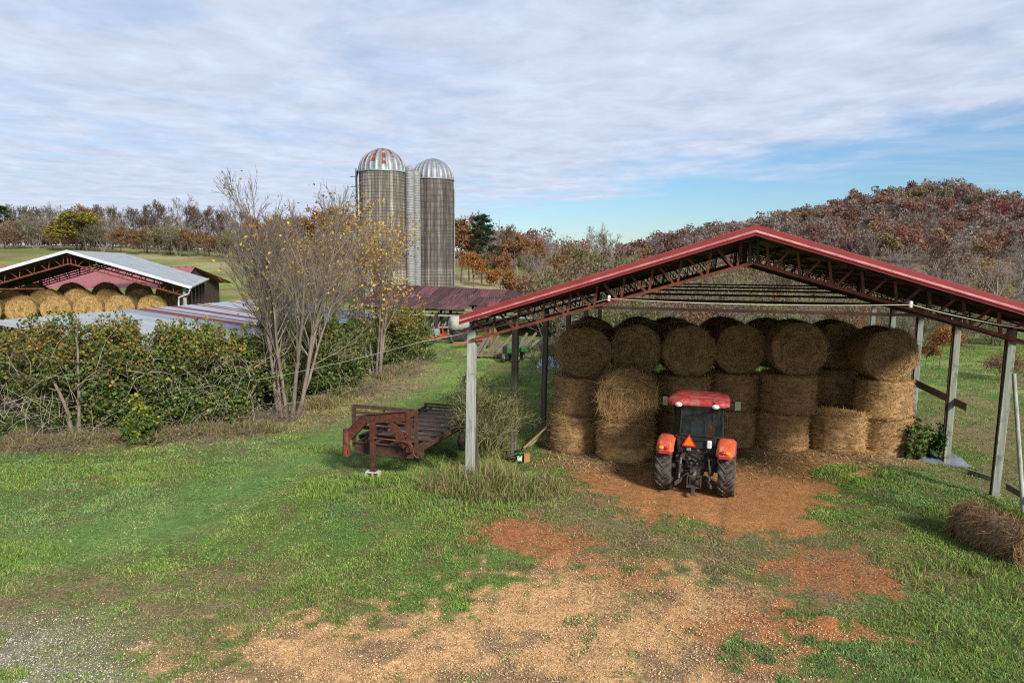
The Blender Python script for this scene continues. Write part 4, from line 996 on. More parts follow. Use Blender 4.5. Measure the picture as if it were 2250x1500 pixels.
fm.bar((.98, .1, HB-.18), (1.25, .1, HB-.18), .08, .26, 0); fm.bar((-.9, .1, HB-.06), (.3, 2.2, HB-.06), .05, .08, 0)
fm.bar((.3, .1, HB-.05), (1.0, 1.6, HB-.05), .05, .08, 0); fm.bar((1.2, .1, HB-.05), (1.2, LT, HB-.05), .07, .12, 0); fm.bar((-1.2, .6, HB-.05), (-1.2, LT, HB-.05), .07, .12, 0)
fm.build('frame', M['trailer_dark'], trailer)
for i in range(9):
    y = .8+i*.55; sl = MB(); sl.bar((-1.2, y, HB-.0), (1.2, y, HB-.0), .10, .045, 0); sl.build('deck_bar', M['trailer_dark'], trailer)
dk = MB(); dk.box((0, LT*.5+.6, HB-.10), (2.3, LT-1.4, .03), None, 0); dk.build('deck', M['plank_old'], trailer)
# upright rack across the front of the deck
rk = MB()
for x in (-1.02, 1.06): rk.bar((x, .02, HB-.2), (x, .02, 2.02), .09, .09, 0, up=(0, 1, 0))
rk.bar((-1.02, .02, 1.99), (1.06, .02, 1.99), .07, .10, 0)
for z in (1.80, 1.66, 1.52): rk.bar((-1.0, .03, z), (1.04, .03, z), .05, .075, 0)
rk.bar((-1.0, .03, 1.36), (.1, .03, 1.36), .06, .10, 0); rk.bar((-.55, .03, 1.2), (-.55, .03, HB-.1), .06, .06, 0, up=(0, 1, 0)); rk.bar((.0, .02, 1.99), (.0, .02, 1.5), .05, .05, 0, up=(0, 1, 0))
rk.build('rack', M['trailer_dark'], trailer)
# bent neck on the near side of the rack, coupler tube at its low end
nk = MB(); yk = -.32
def neck(p, q, h): nk.bar(p, q, .12, h, 0, up=(0, 0, 1), ch=.008); 
P0, P1, P2, P3 = (-1.0, yk, 1.15), (-.42, yk, 1.72), (.95, yk, 1.92), (1.0, yk, .95)
for (p, q) in ((P0, P1), (P1, P2)):
    nk.bar(p, q, .05, .24, 0, up=(0, 1, 0) if False else (0, 0, 1)); 
    d = Vector((q[2]-p[2], 0, -(q[0]-p[0]))).normalized()*.13
    for s in (-1, 1): nk.bar(Vector(p)+d*s, Vector(q)+d*s, .15, .022, 0)
nk.bar((.42, yk, 1.66), (.92, yk, 1.02), .14, .2, 0); nk.bar((.98, yk, 2.0), (.98, yk, .85), .10, .10, 0, up=(0, 1, 0), ch=.006)
nk.bar((.98, yk, 1.90), (1.06, .0, 1.95), .08, .12, 0); nk.bar((.98, yk, .9), (1.0, .0, .85), .08, .12, 0)
nk.build('gooseneck', M['trailer'], trailer)
cp = MB(); cp.tube([(-1.08, yk, 1.36), (-1.08, yk, .66)], .095, 14); cp.tube([(-1.08, yk, .82), (-1.08, yk, .55)], .115, 14); cp.box((-1.14, yk, .95), (.06, .12, .2), None, 0, .01); cp.tube([(-.98, yk-.1, .8), (-.93, yk-.14, .72), (-.98, yk-.1, .64)], .012, 6); cp.build('coupler', M['rust'], trailer)
jk = MB(); jk.bar((-.12, yk-.12, 1.66), (-.12, yk-.12, .72), .13, .13, 0, up=(0, 1, 0), ch=.01); jk.bar((-.12, yk-.12, .80), (-.12, yk-.12, .21), .09, .09, 0, up=(0, 1, 0)); jk.box((-.12, yk-.12, .215), (.20, .16, .02)); jk.box((-.12, yk-.12, 1.2), (.17, .17, .10))
for s in (-.08, .06): jk.bar((-.14+s, yk-.02, 1.72), (-.14+s, yk-.02, 1.3), .04, .06, 0, up=(0, 1, 0))
jk.build('jack', M['trailer'], trailer)
ck = MB(); ck.tube([(-.05, yk-.16, 1.22), (.95, yk-.16, 1.20), (1.12, yk-.18, 1.18), (1.22, yk-.2, 1.08), (1.24, yk-.2, .88), (1.32, yk-.22, .80), (1.42, yk-.24, .79)], .022, 8); ck.build('crank', M['rust'], trailer)
for y in (3.4, 4.3):
    for s in (-1, 1):
        wl = link('wheel', None, trailer, (s*1.12, y, .36-.05)); wl.empty_display_size = .1
        mb = MB(); mb.lathe([(.2, -.1), (.3, -.11), (.36, -.08), (.37, 0), (.36, .08), (.3, .11), (.2, .1)], 28, 0, Matrix.Rotation(R(90), 4, 'Y')); mb.build('tyre', M['rubber'], wl)
        mb = MB(); mb.lathe([(0, .06), (.12, .05), (.2, .09), (.2, -.09), (.1, -.02), (0, -.02)], 20, 0, Matrix.Rotation(R(90), 4, 'Y')); mb.build('rim', M['rust_dark'], wl)
# back end rack
rk = MB()
for x in (-1.2, 0, 1.2): rk.bar((x, LT, HB-.1), (x, LT, HB+.12), .07, .07, 0, up=(0, 1, 0))
rk.bar((-1.2, LT, HB+.10), (1.2, LT, HB+.10), .06, .06); rk.build('tail_rack', M['trailer_dark'], trailer)
# concrete block under the jack
jp = Vector((T_O.x, T_O.y, 0))+Matrix.Rotation(R(-19), 3, 'Z')@Vector((-.12, yk-.12, 0))
blk = thing('concrete_block', 'pale hollow concrete block under the jack of the trailer', 'concrete block', (jp.x, jp.y, tg_), R(-8))
mb = MB()
for z in (.0, .17): mb.box((0, 0, .02+z), (.42, .20, .04), None, 0, .006)
for x in (-.19, 0, .19): mb.box((x, 0, .105), (.04, .194, .13), None, 0)
mb.build('block_body', M['concrete'], blk)

# ---------------------------------------------------------------- silos
def silo(x, y, rad, h, name, label, matn, rust):
    z = gz1(x, y); s = thing('silo', label, 'silo', (x, y, z)); r = np.random.default_rng(int(x*10)+900)
    n = 40; rows = int(h/.76); colt = r.choice([.55, .75, .95, 1.15, 1.35], 41); mb = MB(); V = []; F = []; C = []
    for i in range(rows):
        for k in range(n):
            a0, a1 = 2*math.pi*(k+.05)/n, 2*math.pi*(k+.95)/n; z0, z1 = h*i/rows, h*(i+1)/rows-.03
            b = len(V); rr = rad+r.uniform(-.01, .012)
            V += [(math.cos(a0)*rr, math.sin(a0)*rr, z0), (math.cos(a1)*rr, math.sin(a1)*rr, z0), (math.cos(a1)*rr, math.sin(a1)*rr, z1), (math.cos(a0)*rr, math.sin(a0)*rr, z1)]
            t = (colt[k]*.75+r.uniform(.62, 1.18)*.25); t *= .8+.45*(i < rows*.25)*(1 if rust else .8); C += [(t, t*.98, t*.95)]*4; F.append((b, b+1, b+2, b+3))
    mb.add(V, F, 0, False, C); mb.lathe([(rad-.03, 0), (rad-.03, h-.02)], 40, 1)
    mb.build('body', [M[matn], M['hoop']], s)
    hp = MB()
    for i in range(rows*2 if not rust else rows):
        zz = h*(i+.5)/(rows*2 if not rust else rows); 
        if not rust and i % 2 and i > rows*1.1: continue
        hp.lathe([(rad+.005, zz-.014), (rad+.03, zz-.014), (rad+.03, zz+.014), (rad+.005, zz+.014)], 40, 0, smooth=False)
    hp.build('hoops', M['hoop'], s)
    dm = MB(); nd = 26; K = 14
    for k in range(nd):
        V = []
        for i in range(K+1):
            t = i/K*math.pi/2
            rr, zz = (rad+.06)*math.cos(t), h+rad*.98*math.sin(t)
            for f, bump in ((0, .045), (.06, .045), (.10, 0), (.90, 0), (.94, .045), (1, .045)):
                a = 2*math.pi*(k+f)/nd; q = rr+bump*math.cos(t); V.append((math.cos(a)*q, math.sin(a)*q, zz+bump*math.sin(t)*.6))
        F = []; mi = []
        for i in range(K):
            for j in range(5):
                F.append((i*6+j, i*6+j+1, (i+1)*6+j+1, (i+1)*6+j))
                e = 1.6+((k*37) % 5)*.7
                mi.append(1 if (rust and k % 2 == 0 and i >= e and j == 2) else (2 if rust and i < 1 else 0))
        for f, m_ in zip(F, mi): pass
        b = dm.n; dm.add(V, [], 0); dm.F += [tuple(q+b for q in f) for f in F]; dm.M += mi; dm.S += [q % 5 == 2 for q in range(len(F))]
    dm.lathe([(0, h+rad*.98+.12), (.14, h+rad*.98+.08), (.26, h+rad*.97-.02)], 12, 0); dm.lathe([(rad+.02, h-.12), (rad+.12, h-.12), (rad+.12, h+.03), (rad+.02, h+.03)], 40, 2 if rust else 0, smooth=False)
    dm.build('dome', [M['galv'], M['dome_rust'], M['dome_green']], s)
    return s, z
pA = at(836, 640, 88); pB = at(952, 640, 94)
sA, zA = silo(pA.x+.5, pA.y, 2.95, 16.8, 'silo', 'concrete stave silo with rust striped dome behind the yellow leaved tree', 'stave', True)
sB, zB = silo(pB.x, pB.y, 2.82, 16.4, 'silo', 'darker concrete stave silo with plain shiny galvanized dome', 'stave_dark', False)
def chute(par, ang, rad, top, r_, m_):
    mb = MB(); c = Vector((math.cos(ang)*(rad+r_*.9), math.sin(ang)*(rad+r_*.9), 0)); prof = []
    for i in range(int(top/.32)): z0 = i*.32; prof += [(r_, z0), (r_, z0+.28), (r_+.008, z0+.29), (r_+.008, z0+.31)]
    mb.lathe(prof, 18, 0, Matrix.Translation(c)); zt = prof[-1][1]
    mb.lathe([(r_*math.cos(i*math.pi/10), zt+r_*1.15*math.sin(i*math.pi/10)) for i in range(6)], 18, 1, Matrix.Translation(c)); mb.build('chute', [M[m_], M['galv_dull']], par)
chute(sA, R(-6), 2.95, 17.0, .56, 'galv_dull'); chute(sB, R(-124), 2.82, 16.7, .56, 'galv_dull')
ld = MB()
for dx in (-.2, .2): ld.tube([(-2.95-.18, -1.1+dx, .3), (-3.13, -1.1+dx, 17.1)], .035, 5)
for i in range(44): ld.tube([(-3.13, -1.3, .6+i*.37), (-3.13, -.9, .6+i*.37)], .02, 4)
for i in range(9):
    zz = 6.5+i*1.2; ld.tube([(-3.13-.72*math.sin(t), -1.1+.36*math.cos(t), zz) for t in [j*math.pi/6 for j in range(7)]], .025, 4)
ld.build('ladder', M['hoop'], sA)
bp = MB(); bp.tube([(-3.25, -.4, .0), (-3.25, -.4, 16.0), (-3.1, -.4, 16.8), (-2.75, -.4, 17.2), (-2.3, -.3, 17.3)], .13, 10); bp.build('blower_pipe', M['rust_dark'], sA)
bp = MB(); bp.tube([(2.93, -.4, 0), (2.93, -.4, 15.2)], .085, 8); bp.build('conduit', M['galv'], sB)

# ---------------------------------------------------------------- machinery and clutter by the rusty barn
def gp(px, py, Y): p = at(px, py, Y); return Vector((p.x, p.y, gz1(p.x, p.y)))
p = gp(955, 745, 54); im = thing('red_implement', 'red hay implement with upright post parked beside the hedge', 'farm implement', p, R(15), scale=.8)
mb = MB(); mb.bar((-1.6, 0, .45), (1.3, 0, .6), .14, .16, 0); mb.bar((.9, .0, .5), (.75, 0, 1.9), .12, .12, 0, up=(0, 1, 0)); mb.bar((.4, 0, .9), (1.25, 0, .72), .1, .12, 0); mb.bar((1.25, 0, .7), (1.4, 0, 1.2), .1, .1, 0); mb.build('boom', M['implement_red'], im)
mb = MB(); mb.lathe([(.2, -.13), (.42, -.15), (.47, 0), (.42, .15), (.2, .13)], 20, 0, Matrix.Translation((1.6, -.2, .42))@Matrix.Rotation(R(75), 4, 'Y')); mb.build('wheel', M['rubber'], im)
mb = MB(); mb.box((.1, .8, .9), (1.1, .8, .9), None, 0, .05); mb.build('gearbox', M['galv_dull'], im)
p = gp(1008, 735, 55.5); tk = thing('tank', 'dirty white tank lying on its side among the implements', 'tank', p+Vector((0, 0, .1)), R(25), scale=.8)
mb = MB(); MX = Matrix.Translation((0, 0, 1.7))@Matrix.Rotation(R(90), 4, 'Y'); mb.lathe([(0, -1.0), (.5, -.98), (.72, -.85), (.76, -.5), (.76, .5), (.72, .85), (.5, .98), (0, 1.0)], 24, 0, MX); mb.build('tank_shell', M['tank_white'], tk)
mb = MB(); mb.box((0, 0, .5), (1.6, 1.0, .9), None, 0, .04); mb.build('cradle', M['black'], tk)
p = gp(1000, 740, 60); dh = thing('disc_harrow', 'dark steel tillage frame with sloping bars under the barn eave', 'farm implement', p, R(5))
mb = MB()
for i in range(9): mb.bar((-2.6+i*.55, -1.2, .8+.1*(i % 2)), (-2.0+i*.55, 1.2, 1.9), .1, .14, 0)
mb.bar((-2.6, -1.1, .8), (2.2, -1.1, .8), .12, .12, 0); mb.bar((-2.4, 1.1, 1.8), (2.4, 1.1, 1.8), .12, .12, 0)
for i in range(6): mb.bar((-2.2+i*.8, -.9, 0), (-2.2+i*.8, -.9, .8), .1, .1, 0, up=(0, 1, 0))
mb.build('bars', M['galv_dull'], dh)
p = gp(1050, 742, 52); ot = thing('orange_implement', 'rusty orange tow frame with a small wheel in front of the barn', 'farm implement', p, R(12), scale=.75)
mb = MB(); mb.bar((-2.6, -.3, .35), (.6, 0, .95), .16, .2, 0); mb.bar((-.4, .4, .8), (1.6, .4, .9), .2, .7, 0); mb.bar((.4, 0, .5), (2.0, .2, 1.7), .12, .14, 0); mb.bar((1.4, .1, .3), (1.3, .2, 1.8), .12, .12, 0, up=(0, 1, 0)); mb.build('tow_frame', M['implement_orange'], ot)
mb = MB(); mb.lathe([(.28, -.1), (.4, -.11), (.44, 0), (.4, .11), (.28, .1)], 20, 0, Matrix.Translation((.8, -.35, .45))@Matrix.Rotation(R(65), 4, 'Y')); mb.build('tyre', M['rubber'], ot)
mb = MB(); mb.lathe([(0, -.03), (.29, -.1), (.29, .1), (0, .03)], 20, 0, Matrix.Translation((.8, -.35, .45))@Matrix.Rotation(R(65), 4, 'Y')); mb.build('rim', M['plank_new'], ot)
p = gp(1128, 768, 46); mw = thing('green_mower', 'green ride on mower with black tyres beyond the shed posts', 'mower', p, R(-15), scale=1.05)
mb = MB(); mb.box((0, 0, .78), (.85, 1.3, .55), None, 0, .12); mb.box((.75, .2, .8), (.5, .9, .42), None, 0, .1); mb.build('body', M['implement_green'], mw)
mb = MB(); mb.box((-.38, -.1, .6), (.35, 1.1, .9), None, 0, .05); mb.box((.1, .3, 1.15), (.5, .45, .12), None, 0, .04); mb.build('chassis', M['black'], mw)
for (x, y) in ((-.5, -.6), (.45, -.62), (-.5, .6), (.45, .6)):
    wl = link('wheel', None, mw, (x, y, .3)); mb = MB(); mb.lathe([(.12, -.1), (.25, -.12), (.3, 0), (.25, .12), (.12, .1)], 18, 0, Matrix.Rotation(R(90), 4, 'Y')); mb.build('tyre', M['rubber'], wl)
    mb = MB(); mb.lathe([(0, -.1), (.14, -.09), (.14, .09), (0, .1)], 14, 0, Matrix.Rotation(R(90), 4, 'Y')); mb.build('rim', M['white_plastic'], wl)
p = gp(1085, 765, 48); pk = thing('plank_heap', 'heap of grey boards tipped against the barn beside the green mower', 'planks', p, R(0)); mb = MB(); rr = random.Random(5)
for i in range(14): x = -1.5+i*.25; mb.bar((x, -.6+rr.uniform(-.2, .2), .05), (x+rr.uniform(.6, 1.6), .8, rr.uniform(.8, 2.0)), .05, .18, 0)
for i in range(10): x = -2.5+i*.6; mb.bar((x, -.5+rr.uniform(-.6, .6), .1+.05*i % .3), (x+rr.uniform(1.4, 2.4), -.5+rr.uniform(-.6, .6), .12), .16, .05, 0)
mb.build('boards', M['plank_old'], pk)
p = gp(1205, 782, 42.5); bg_ = thing('tarp_bundle', 'pale blue crumpled sheet lying beside the dark posts', 'sheet', p, 0); mb = MB(); rr = random.Random(9)
V = []; 
for i in range(6):
    for k in range(12): a = k*math.pi/6; q = (1-i/5.5)**.6; V.append((math.cos(a)*.75*q*rr.uniform(.8, 1.15), math.sin(a)*.45*q*rr.uniform(.8, 1.15), .72*math.sin(i/5*1.5)*rr.uniform(.85, 1.1)))
mb.add(V, [(i*12+k, i*12+(k+1) % 12, (i+1)*12+(k+1) % 12, (i+1)*12+k) for i in range(5) for k in range(12)], 0); mb.build('sheet_folds', M['tarp_blue'], bg_)

# ---------------------------------------------------------------- small things round the shed
p = on_ground(1138, 1010, gz1(.2, 21.3)); bk = thing('bucket', 'green plastic bucket with a pale printed label beside the second post', 'bucket', (p.x+.05, p.y, gz1(p.x, p.y)))
mb = MB(); mb.lathe([(0, 0), (.125, 0), (.15, .36), (.162, .36), (.162, .39), (.145, .39), (.118, .03), (0, .03)], 24, 0); mb.build('pail', M['green_plastic'], bk)
mb = MB(); V = []
for i in range(9): a = R(-110+i*8); V += [(math.cos(a)*.142, math.sin(a)*.142, .12+.02*math.sin(i*1.7)), (math.cos(a)*.152, math.sin(a)*.152, .27+.03*math.sin(i*1.1))]
mb.add(V, [(2*i, 2*i+2, 2*i+3, 2*i+1) for i in range(8)], 0); mb.build('label_print', M['white_plastic'], bk)
mb = MB(); mb.lathe([(0, .385), (.158, .385), (.163, .41), (0, .41)], 20, 0); mb.build('lid', M['black'], bk)
cbx = thing('carton', 'small orange carton on the grass behind the green bucket', 'box', (p.x+.30, p.y+.15, gz1(p.x+.3, p.y+.15)), R(20)); mb = MB(); mb.box((0, 0, .15), (.2, .16, .3), None, 0, .005); mb.build('carton_body', M['orange_box'], cbx); mb = MB(); mb.bar((-.1, -.03, .3), (.1, -.03, .33), .1, .006); mb.build('flap', M['orange_box'], cbx)
lp_ = on_ground(1180, 975, -.15)
for i in range(6):
    b = thing('fence_board', f'yellowish board leaning on the bale, {ordn[i]} counting from the third post', 'board', (lp_.x-.02+i*.06, lp_.y-.55+.11*i, gz1(lp_.x, lp_.y)+.04), R(-20+4*i), 'boards leaning on the bales')
    mb = MB(); L_ = 1.3-.06*(i % 3); mb.bar((-.45, -.1, .02), (L_*.62-.45, .1, L_*.62+.05*(i % 2)), .14, .05, 0, ch=.004); mb.build('timber', M['plank_new'] if i % 3 != 2 else M['plank_old'], b)
p = on_ground(2062, 1010, -.35); tp = thing('grey_tarp', 'folded grey tarpaulin lying on the ground behind the third field side post', 'tarpaulin', (p.x, p.y, gz1(p.x, p.y)), R(-12)); n = 22
V = []; rr = np.random.default_rng(8)
for j in range(12):
    for i in range(n):
        x = (i/(n-1)-.5)*1.7; y = (j/11-.5)*1.1; e = min(1, 6*min(i/(n-1), 1-i/(n-1)), 5*min(j/11, 1-j/11))
        V.append((x, y, (.20+.07*math.sin(x*5+y*3)+.04*math.sin(y*14+x))*e-.01))
mb = MB(); mb.add(V, [(j*n+i, j*n+i+1, (j+1)*n+i+1, (j+1)*n+i) for j in range(11) for i in range(n-1)], 0, True); mb.build('tarp_sheet', M['tarp_grey'], tp)
a = on_ground(2128, 1034, -.3); b = on_ground(2195, 1056, -.3); q = thing('ground_plank', 'weathered plank lying flat in the grass between the field side posts', 'plank', (a.x, a.y, gz1(a.x, a.y)+.05)); mb = MB(); mb.bar((0, 0, .03), (b.x-a.x, b.y-a.y, .05), .05, .17, 0, up=(0, 0, 1)); mb.build('plank_body', M['post_green'], q)
p = at(2238, 436, 380); hz_ = gz1(p.x, p.y); hs = thing('hill_house', 'tiny pale house among the trees near the top of the wooded hill', 'house', (p.x, p.y, p.z-2.5)); mb = MB(); mb.box((0, 0, 1.5), (9, 7, 3), None, 0); mb.build('wall', M['wall_white'], hs)
mb = MB(); mb.prism([(-5, -4, 3), (-5, 4, 3), (-5, 0, 4.6)], (10, 0, 0)); mb.build('roof', M['galv_dull'], hs)
for i in (-2.6, 0, 2.6):
    mb = MB(); mb.box((i, -3.5, 1.7), (1.2, .1, 1.2), None, 0); mb.build('window', M['black'], hs)
mb = MB(); mb.box((0, 0, -3), (9.4, 7.4, 6), None, 0); mb.build('foundation', M['concrete'], hs)
# ---------------------------------------------------------------- trees
def seg_tubes(P0, P1, R0, R1, n=4):
    P0 = np.asarray(P0); P1 = np.asarray(P1); R0 = np.asarray(R0)[:, None]; R1 = np.asarray(R1)[:, None]
    d = P1-P0; d /= np.linalg.norm(d, axis=1, keepdims=True)+1e-9
    u = np.where(np.abs(d[:, 2:3]) < .9, np.array([[0, 0, 1.]]), np.array([[1., 0, 0]]))
    x = np.cross(u, d); x /= np.linalg.norm(x, axis=1, keepdims=True); y = np.cross(d, x)
    m = len(P0); V = np.zeros((m, 2*n, 3))
    for k in range(n):
        a = 2*np.pi*k/n; o = x*np.cos(a)+y*np.sin(a)
        V[:, k] = P0+o*R0; V[:, n+k] = P1+o*R1
    b = np.arange(m)[:, None]*2*n; F = []
    for k in range(n): F.append(np.concatenate([b+k, b+(k+1) % n, b+n+(k+1) % n, b+n+k], 1))
    return V.reshape(-1, 3), np.concatenate(F)
class Tree:
    def __init__(s, seed): s.r = np.random.default_rng(seed); s.seg = [[] for _ in range(7)]; s.tips = []
    def branch(s, p, d, L, rad, lvl, spec):
        r = s.r; sp = spec[lvl]; n = max(2, sp.get('n', 5)); pts = [p]; d = d/np.linalg.norm(d); rads = [rad]; dirs = [d]
        for i in range(n):
            d = d+r.normal(0, sp.get('jit', .1), 3); d[2] += sp.get('trop', .05); d /= np.linalg.norm(d)
            q = pts[-1]+d*L/n; f = (i+1)/n; rr = max(rad*(1-f*(1-sp.get('taper', .25))), sp.get('rmin', .006))
            s.seg[lvl].append((pts[-1], q, rads[-1], rr)); pts.append(q); rads.append(rr); dirs.append(d)
        if lvl+1 < len(spec):
            c = spec[lvl+1]
            for k in range(int(sp['kids']*r.uniform(.8, 1.2)+.5)):
                t = r.uniform(sp.get('start', .3), 1.0)**sp.get('bias', .8); i = min(int(t*n), n-1); f = t*n-i
                pp = pts[i]*(1-f)+pts[i+1]*f; dd = dirs[i+1]; ax = np.cross(dd, r.normal(0, 1, 3)); ax /= np.linalg.norm(ax)
                ang = r.normal(c['ang'], .18); nd = dd*np.cos(ang)+ax*np.sin(ang)
                s.branch(pp, nd, L*c['ratio']*(1.15-.55*t)*r.uniform(.75, 1.25), max(rads[i]*c.get('rr', .55), c.get('rmin', .006)), lvl+1, spec)
        else:
            for f in (.45, .75, 1.0): s.tips.append(pts[0]*(1-f)+pts[-1]*f)
    def arrays(s, lo, hi, n):
        a = [g for l in range(lo, hi) for g in s.seg[l]]
        return seg_tubes([g[0] for g in a], [g[1] for g in a], [g[2] for g in a], [g[3] for g in a], n)
def quad_leaves(P, size, cols, r, elong=.6):
    n = len(P); u = r.normal(0, 1, (n, 3)); u /= np.linalg.norm(u, axis=1, keepdims=True); v = np.cross(u, r.normal(0, 1, (n, 3))); v /= np.linalg.norm(v, axis=1, keepdims=True)
    s = r.uniform(.7, 1.3, (n, 1))*size
    w = np.cross(u, v)*s*.18
    V = np.stack([P-u*s, P-v*s*elong+w, P+u*s*.9, P+v*s*elong+w], 1).reshape(-1, 3)
    return V, np.arange(n*4).reshape(-1, 4), np.repeat(cols, 4, 0)
def pal(cols, n, r, var=.3):
    c = np.array(cols)[r.integers(0, len(cols), n)]; return c*r.uniform(1-var, 1+var, (n, 1))
RUSSET = [(.22, .10, .045), (.26, .13, .05), (.18, .08, .04), (.25, .15, .07)]
RED = [(.20, .035, .022), (.15, .03, .025), (.23, .06, .03)]
ORANGE = [(.32, .125, .03), (.27, .10, .03), (.32, .17, .04)]
YELLOW = [(.30, .235, .03), (.22, .19, .035), (.15, .15, .03)]
GOLD = [(.46, .29, .045), (.38, .21, .045), (.30, .16, .05), (.52, .36, .06)]
OLIVE = [(.16, .16, .05), (.12, .13, .04), (.19, .16, .06)]
PINE = [(.018, .042, .02), (.026, .055, .022), (.035, .06, .025)]
TAN = [(.24, .165, .10), (.18, .12, .075)]
BARE1 = [dict(n=8, jit=.035, trop=.05, taper=.22, kids=20, start=.26, bias=.8), dict(ang=.62, ratio=.40, rr=.5, n=5, jit=.10, trop=.09, taper=.3, kids=8, start=.2, rmin=.04), dict(ang=.6, ratio=.5, rr=.55, n=4, jit=.12, trop=.06, kids=6, start=.2, rmin=.030), dict(ang=.6, ratio=.55, n=3, jit=.14, trop=.05, rmin=.022)]
BARE2 = [dict(n=5, jit=.05, trop=.05, taper=.5, kids=9, start=.35, bias=.7), dict(ang=.55, ratio=.78, rr=.55, n=6, jit=.12, trop=.05, taper=.22, kids=10, start=.2, rmin=.035), dict(ang=.6, ratio=.42, rr=.5, n=4, jit=.13, trop=.04, kids=6, start=.2, rmin=.026), dict(ang=.6, ratio=.55, n=3, jit=.14, trop=.04, rmin=.018)]
LEAFY = [dict(n=5, jit=.05, trop=.05, taper=.45, kids=10, start=.30, bias=.7), dict(ang=.75, ratio=.62, rr=.5, n=4, jit=.14, trop=.05, taper=.25, kids=7, start=.3, rmin=.03), dict(ang=.7, ratio=.48, rr=.5, n=3, jit=.15, trop=.03, kids=4, start=.2, rmin=.02), dict(ang=.7, ratio=.55, n=2, jit=.15, rmin=.014)]
def make_tree(name, label, spec, H, rad, seed, bark, leaves=None, nleaf=0, lsize=.25, spread=.5, group=None, stems=1, lean=.0, trunk_lv=2, cat='tree', base=.05):
    """trunk with limbs, and a crown of twigs and leaves; base at the origin"""
    t = Tree(seed); r = t.r
    for k in range(stems):
        a = 2*math.pi*k/stems+r.uniform(-.4, .4); l = lean*r.uniform(.35, 1.15) if stems > 1 else lean*.3
        d = np.array([math.cos(a)*l, math.sin(a)*l, 1.0]); p = np.array([math.cos(a)*base*stems*.35, math.sin(a)*base*stems*.35, -.15])
        t.branch(p, d, H*.80*r.uniform(.8, 1.08) if stems > 1 else H*spec[0].get('hf', .72), rad*r.uniform(.7, 1.1), 0, spec)
    root = thing(name, label, cat, (0, 0, 0), 0, group)
    V, F = t.arrays(0, trunk_lv, 6); link('trunk', np_mesh('trunk', V, [F], [bark], smooth=True), root)
    V, F = t.arrays(trunk_lv, len(spec), 3); mi = np.zeros(len(F)); mats = [bark]; C = np.ones((len(V), 3)); faces = [F]
    if nleaf:
        T = np.array(t.tips); P = T[r.integers(0, len(T), nleaf)]+r.normal(0, spread, (nleaf, 3))*np.array((1, 1, .7))
        zc = P[:, 2]/max(P[:, 2].max(), .1)
        Vl, Fl, Cl = quad_leaves(P, lsize, pal(leaves, nleaf, r), r); faces.append(Fl+len(V)); V = np.concatenate([V, Vl]); C = np.concatenate([C, Cl]); mi = np.concatenate([mi, np.ones(len(Fl))]); mats.append(M['leaf'])
    link('crown', np_mesh('crown', V, faces, mats, mi, C, smooth=mi < .5), root)
    return root
def make_pine(name, label, H, seed):
    r = np.random.default_rng(seed); root = thing(name, label, 'tree'); segs = [((0, 0, -.2), (.1, 0, H*.5), .2, .15), ((.1, 0, H*.5), (.05, .1, H), .15, .04)]
    P = []
    for i in range(34):
        z = H*(.34+.64*(i/34)**.9); L_ = H*.25*(1-((z/H-.34)/.66)**1.6)*r.uniform(.6, 1.2)+.4; a = i*2.4+r.uniform(-.4, .4); q = np.array((math.cos(a)*L_, math.sin(a)*L_, z+L_*r.uniform(-.05, .35)))
        segs.append(((.08, 0, z), tuple(q), .05, .02))
        for k in range(7):
            f = r.uniform(.45, 1.05); c = np.array((.08, 0, z))*(1-f)+q*f; P.append(c[None]+r.normal(0, 1, (28, 3))*np.array((.33, .33, .16))*H/13)
    V, F = seg_tubes([s[0] for s in segs], [s[1] for s in segs], [s[2] for s in segs], [s[3] for s in segs], 6); link('trunk', np_mesh('trunk', V, [F], [M['bark_dark']], smooth=True), root)
    P = np.concatenate(P); Vl, Fl, Cl = quad_leaves(P, .24, pal(PINE, len(P), r), r, .3); link('crown', np_mesh('crown', Vl, [Fl], [M['leaf']], col=Cl), root)
    return root
used = {}
def put(src, px, py, Y, s, label, group=None, rot=None, zoff=0.0, name=None):
    p = at(px, py, Y); z = gz1(p.x, Y)-.1+zoff; rot = (px*1.7) % 6.28 if rot is None else rot
    if src.name not in used:
        used[src.name] = 1; src.location = (p.x, Y, z); src.rotation_euler = (0, 0, rot); src.scale = s if isinstance(s, tuple) else (s,)*3; src['label'] = label
        if group: src['group'] = group
        return src
    return copy_thing(src, (p.x, Y, z), rot, s, label, group)
bareA = make_tree('bare_tree', 'x', BARE1, 14, .20, 11, M['bark_dark'], TAN, 160, .12, .3)
bareB = make_tree('bare_tree', 'x', BARE1, 13, .18, 12, M['bark_dark'], RUSSET, 260, .13, .3)
bareC = make_tree('bare_tree', 'x', BARE2, 12, .24, 13, M['bark_grey'], TAN, 120, .12, .3)
bareD = make_tree('bare_tree', 'x', BARE1, 14, .19, 14, M['bark_dark'], RUSSET, 420, .13, .4)
rus = [make_tree('russet_tree', 'x', LEAFY, 12, .22, 20+i, M['bark_dark'], RUSSET if i < 2 else [(.20, .115, .05), (.15, .085, .04), (.24, .14, .05)], 3800, .23, .45) for i in range(3)]
ora = make_tree('orange_tree', 'x', LEAFY, 8, .12, 25, M['bark_dark'], ORANGE, 2600, .17, .35)
yel = make_tree('yellow_tree', 'x', LEAFY, 10, .2, 26, M['bark_dark'], YELLOW, 6000, .22, .5)
oli = make_tree('olive_tree', 'x', LEAFY, 9, .16, 27, M['bark_grey'], OLIVE, 3600, .18, .45)
pine = make_pine('pine_tree', 'x', 14, 28)
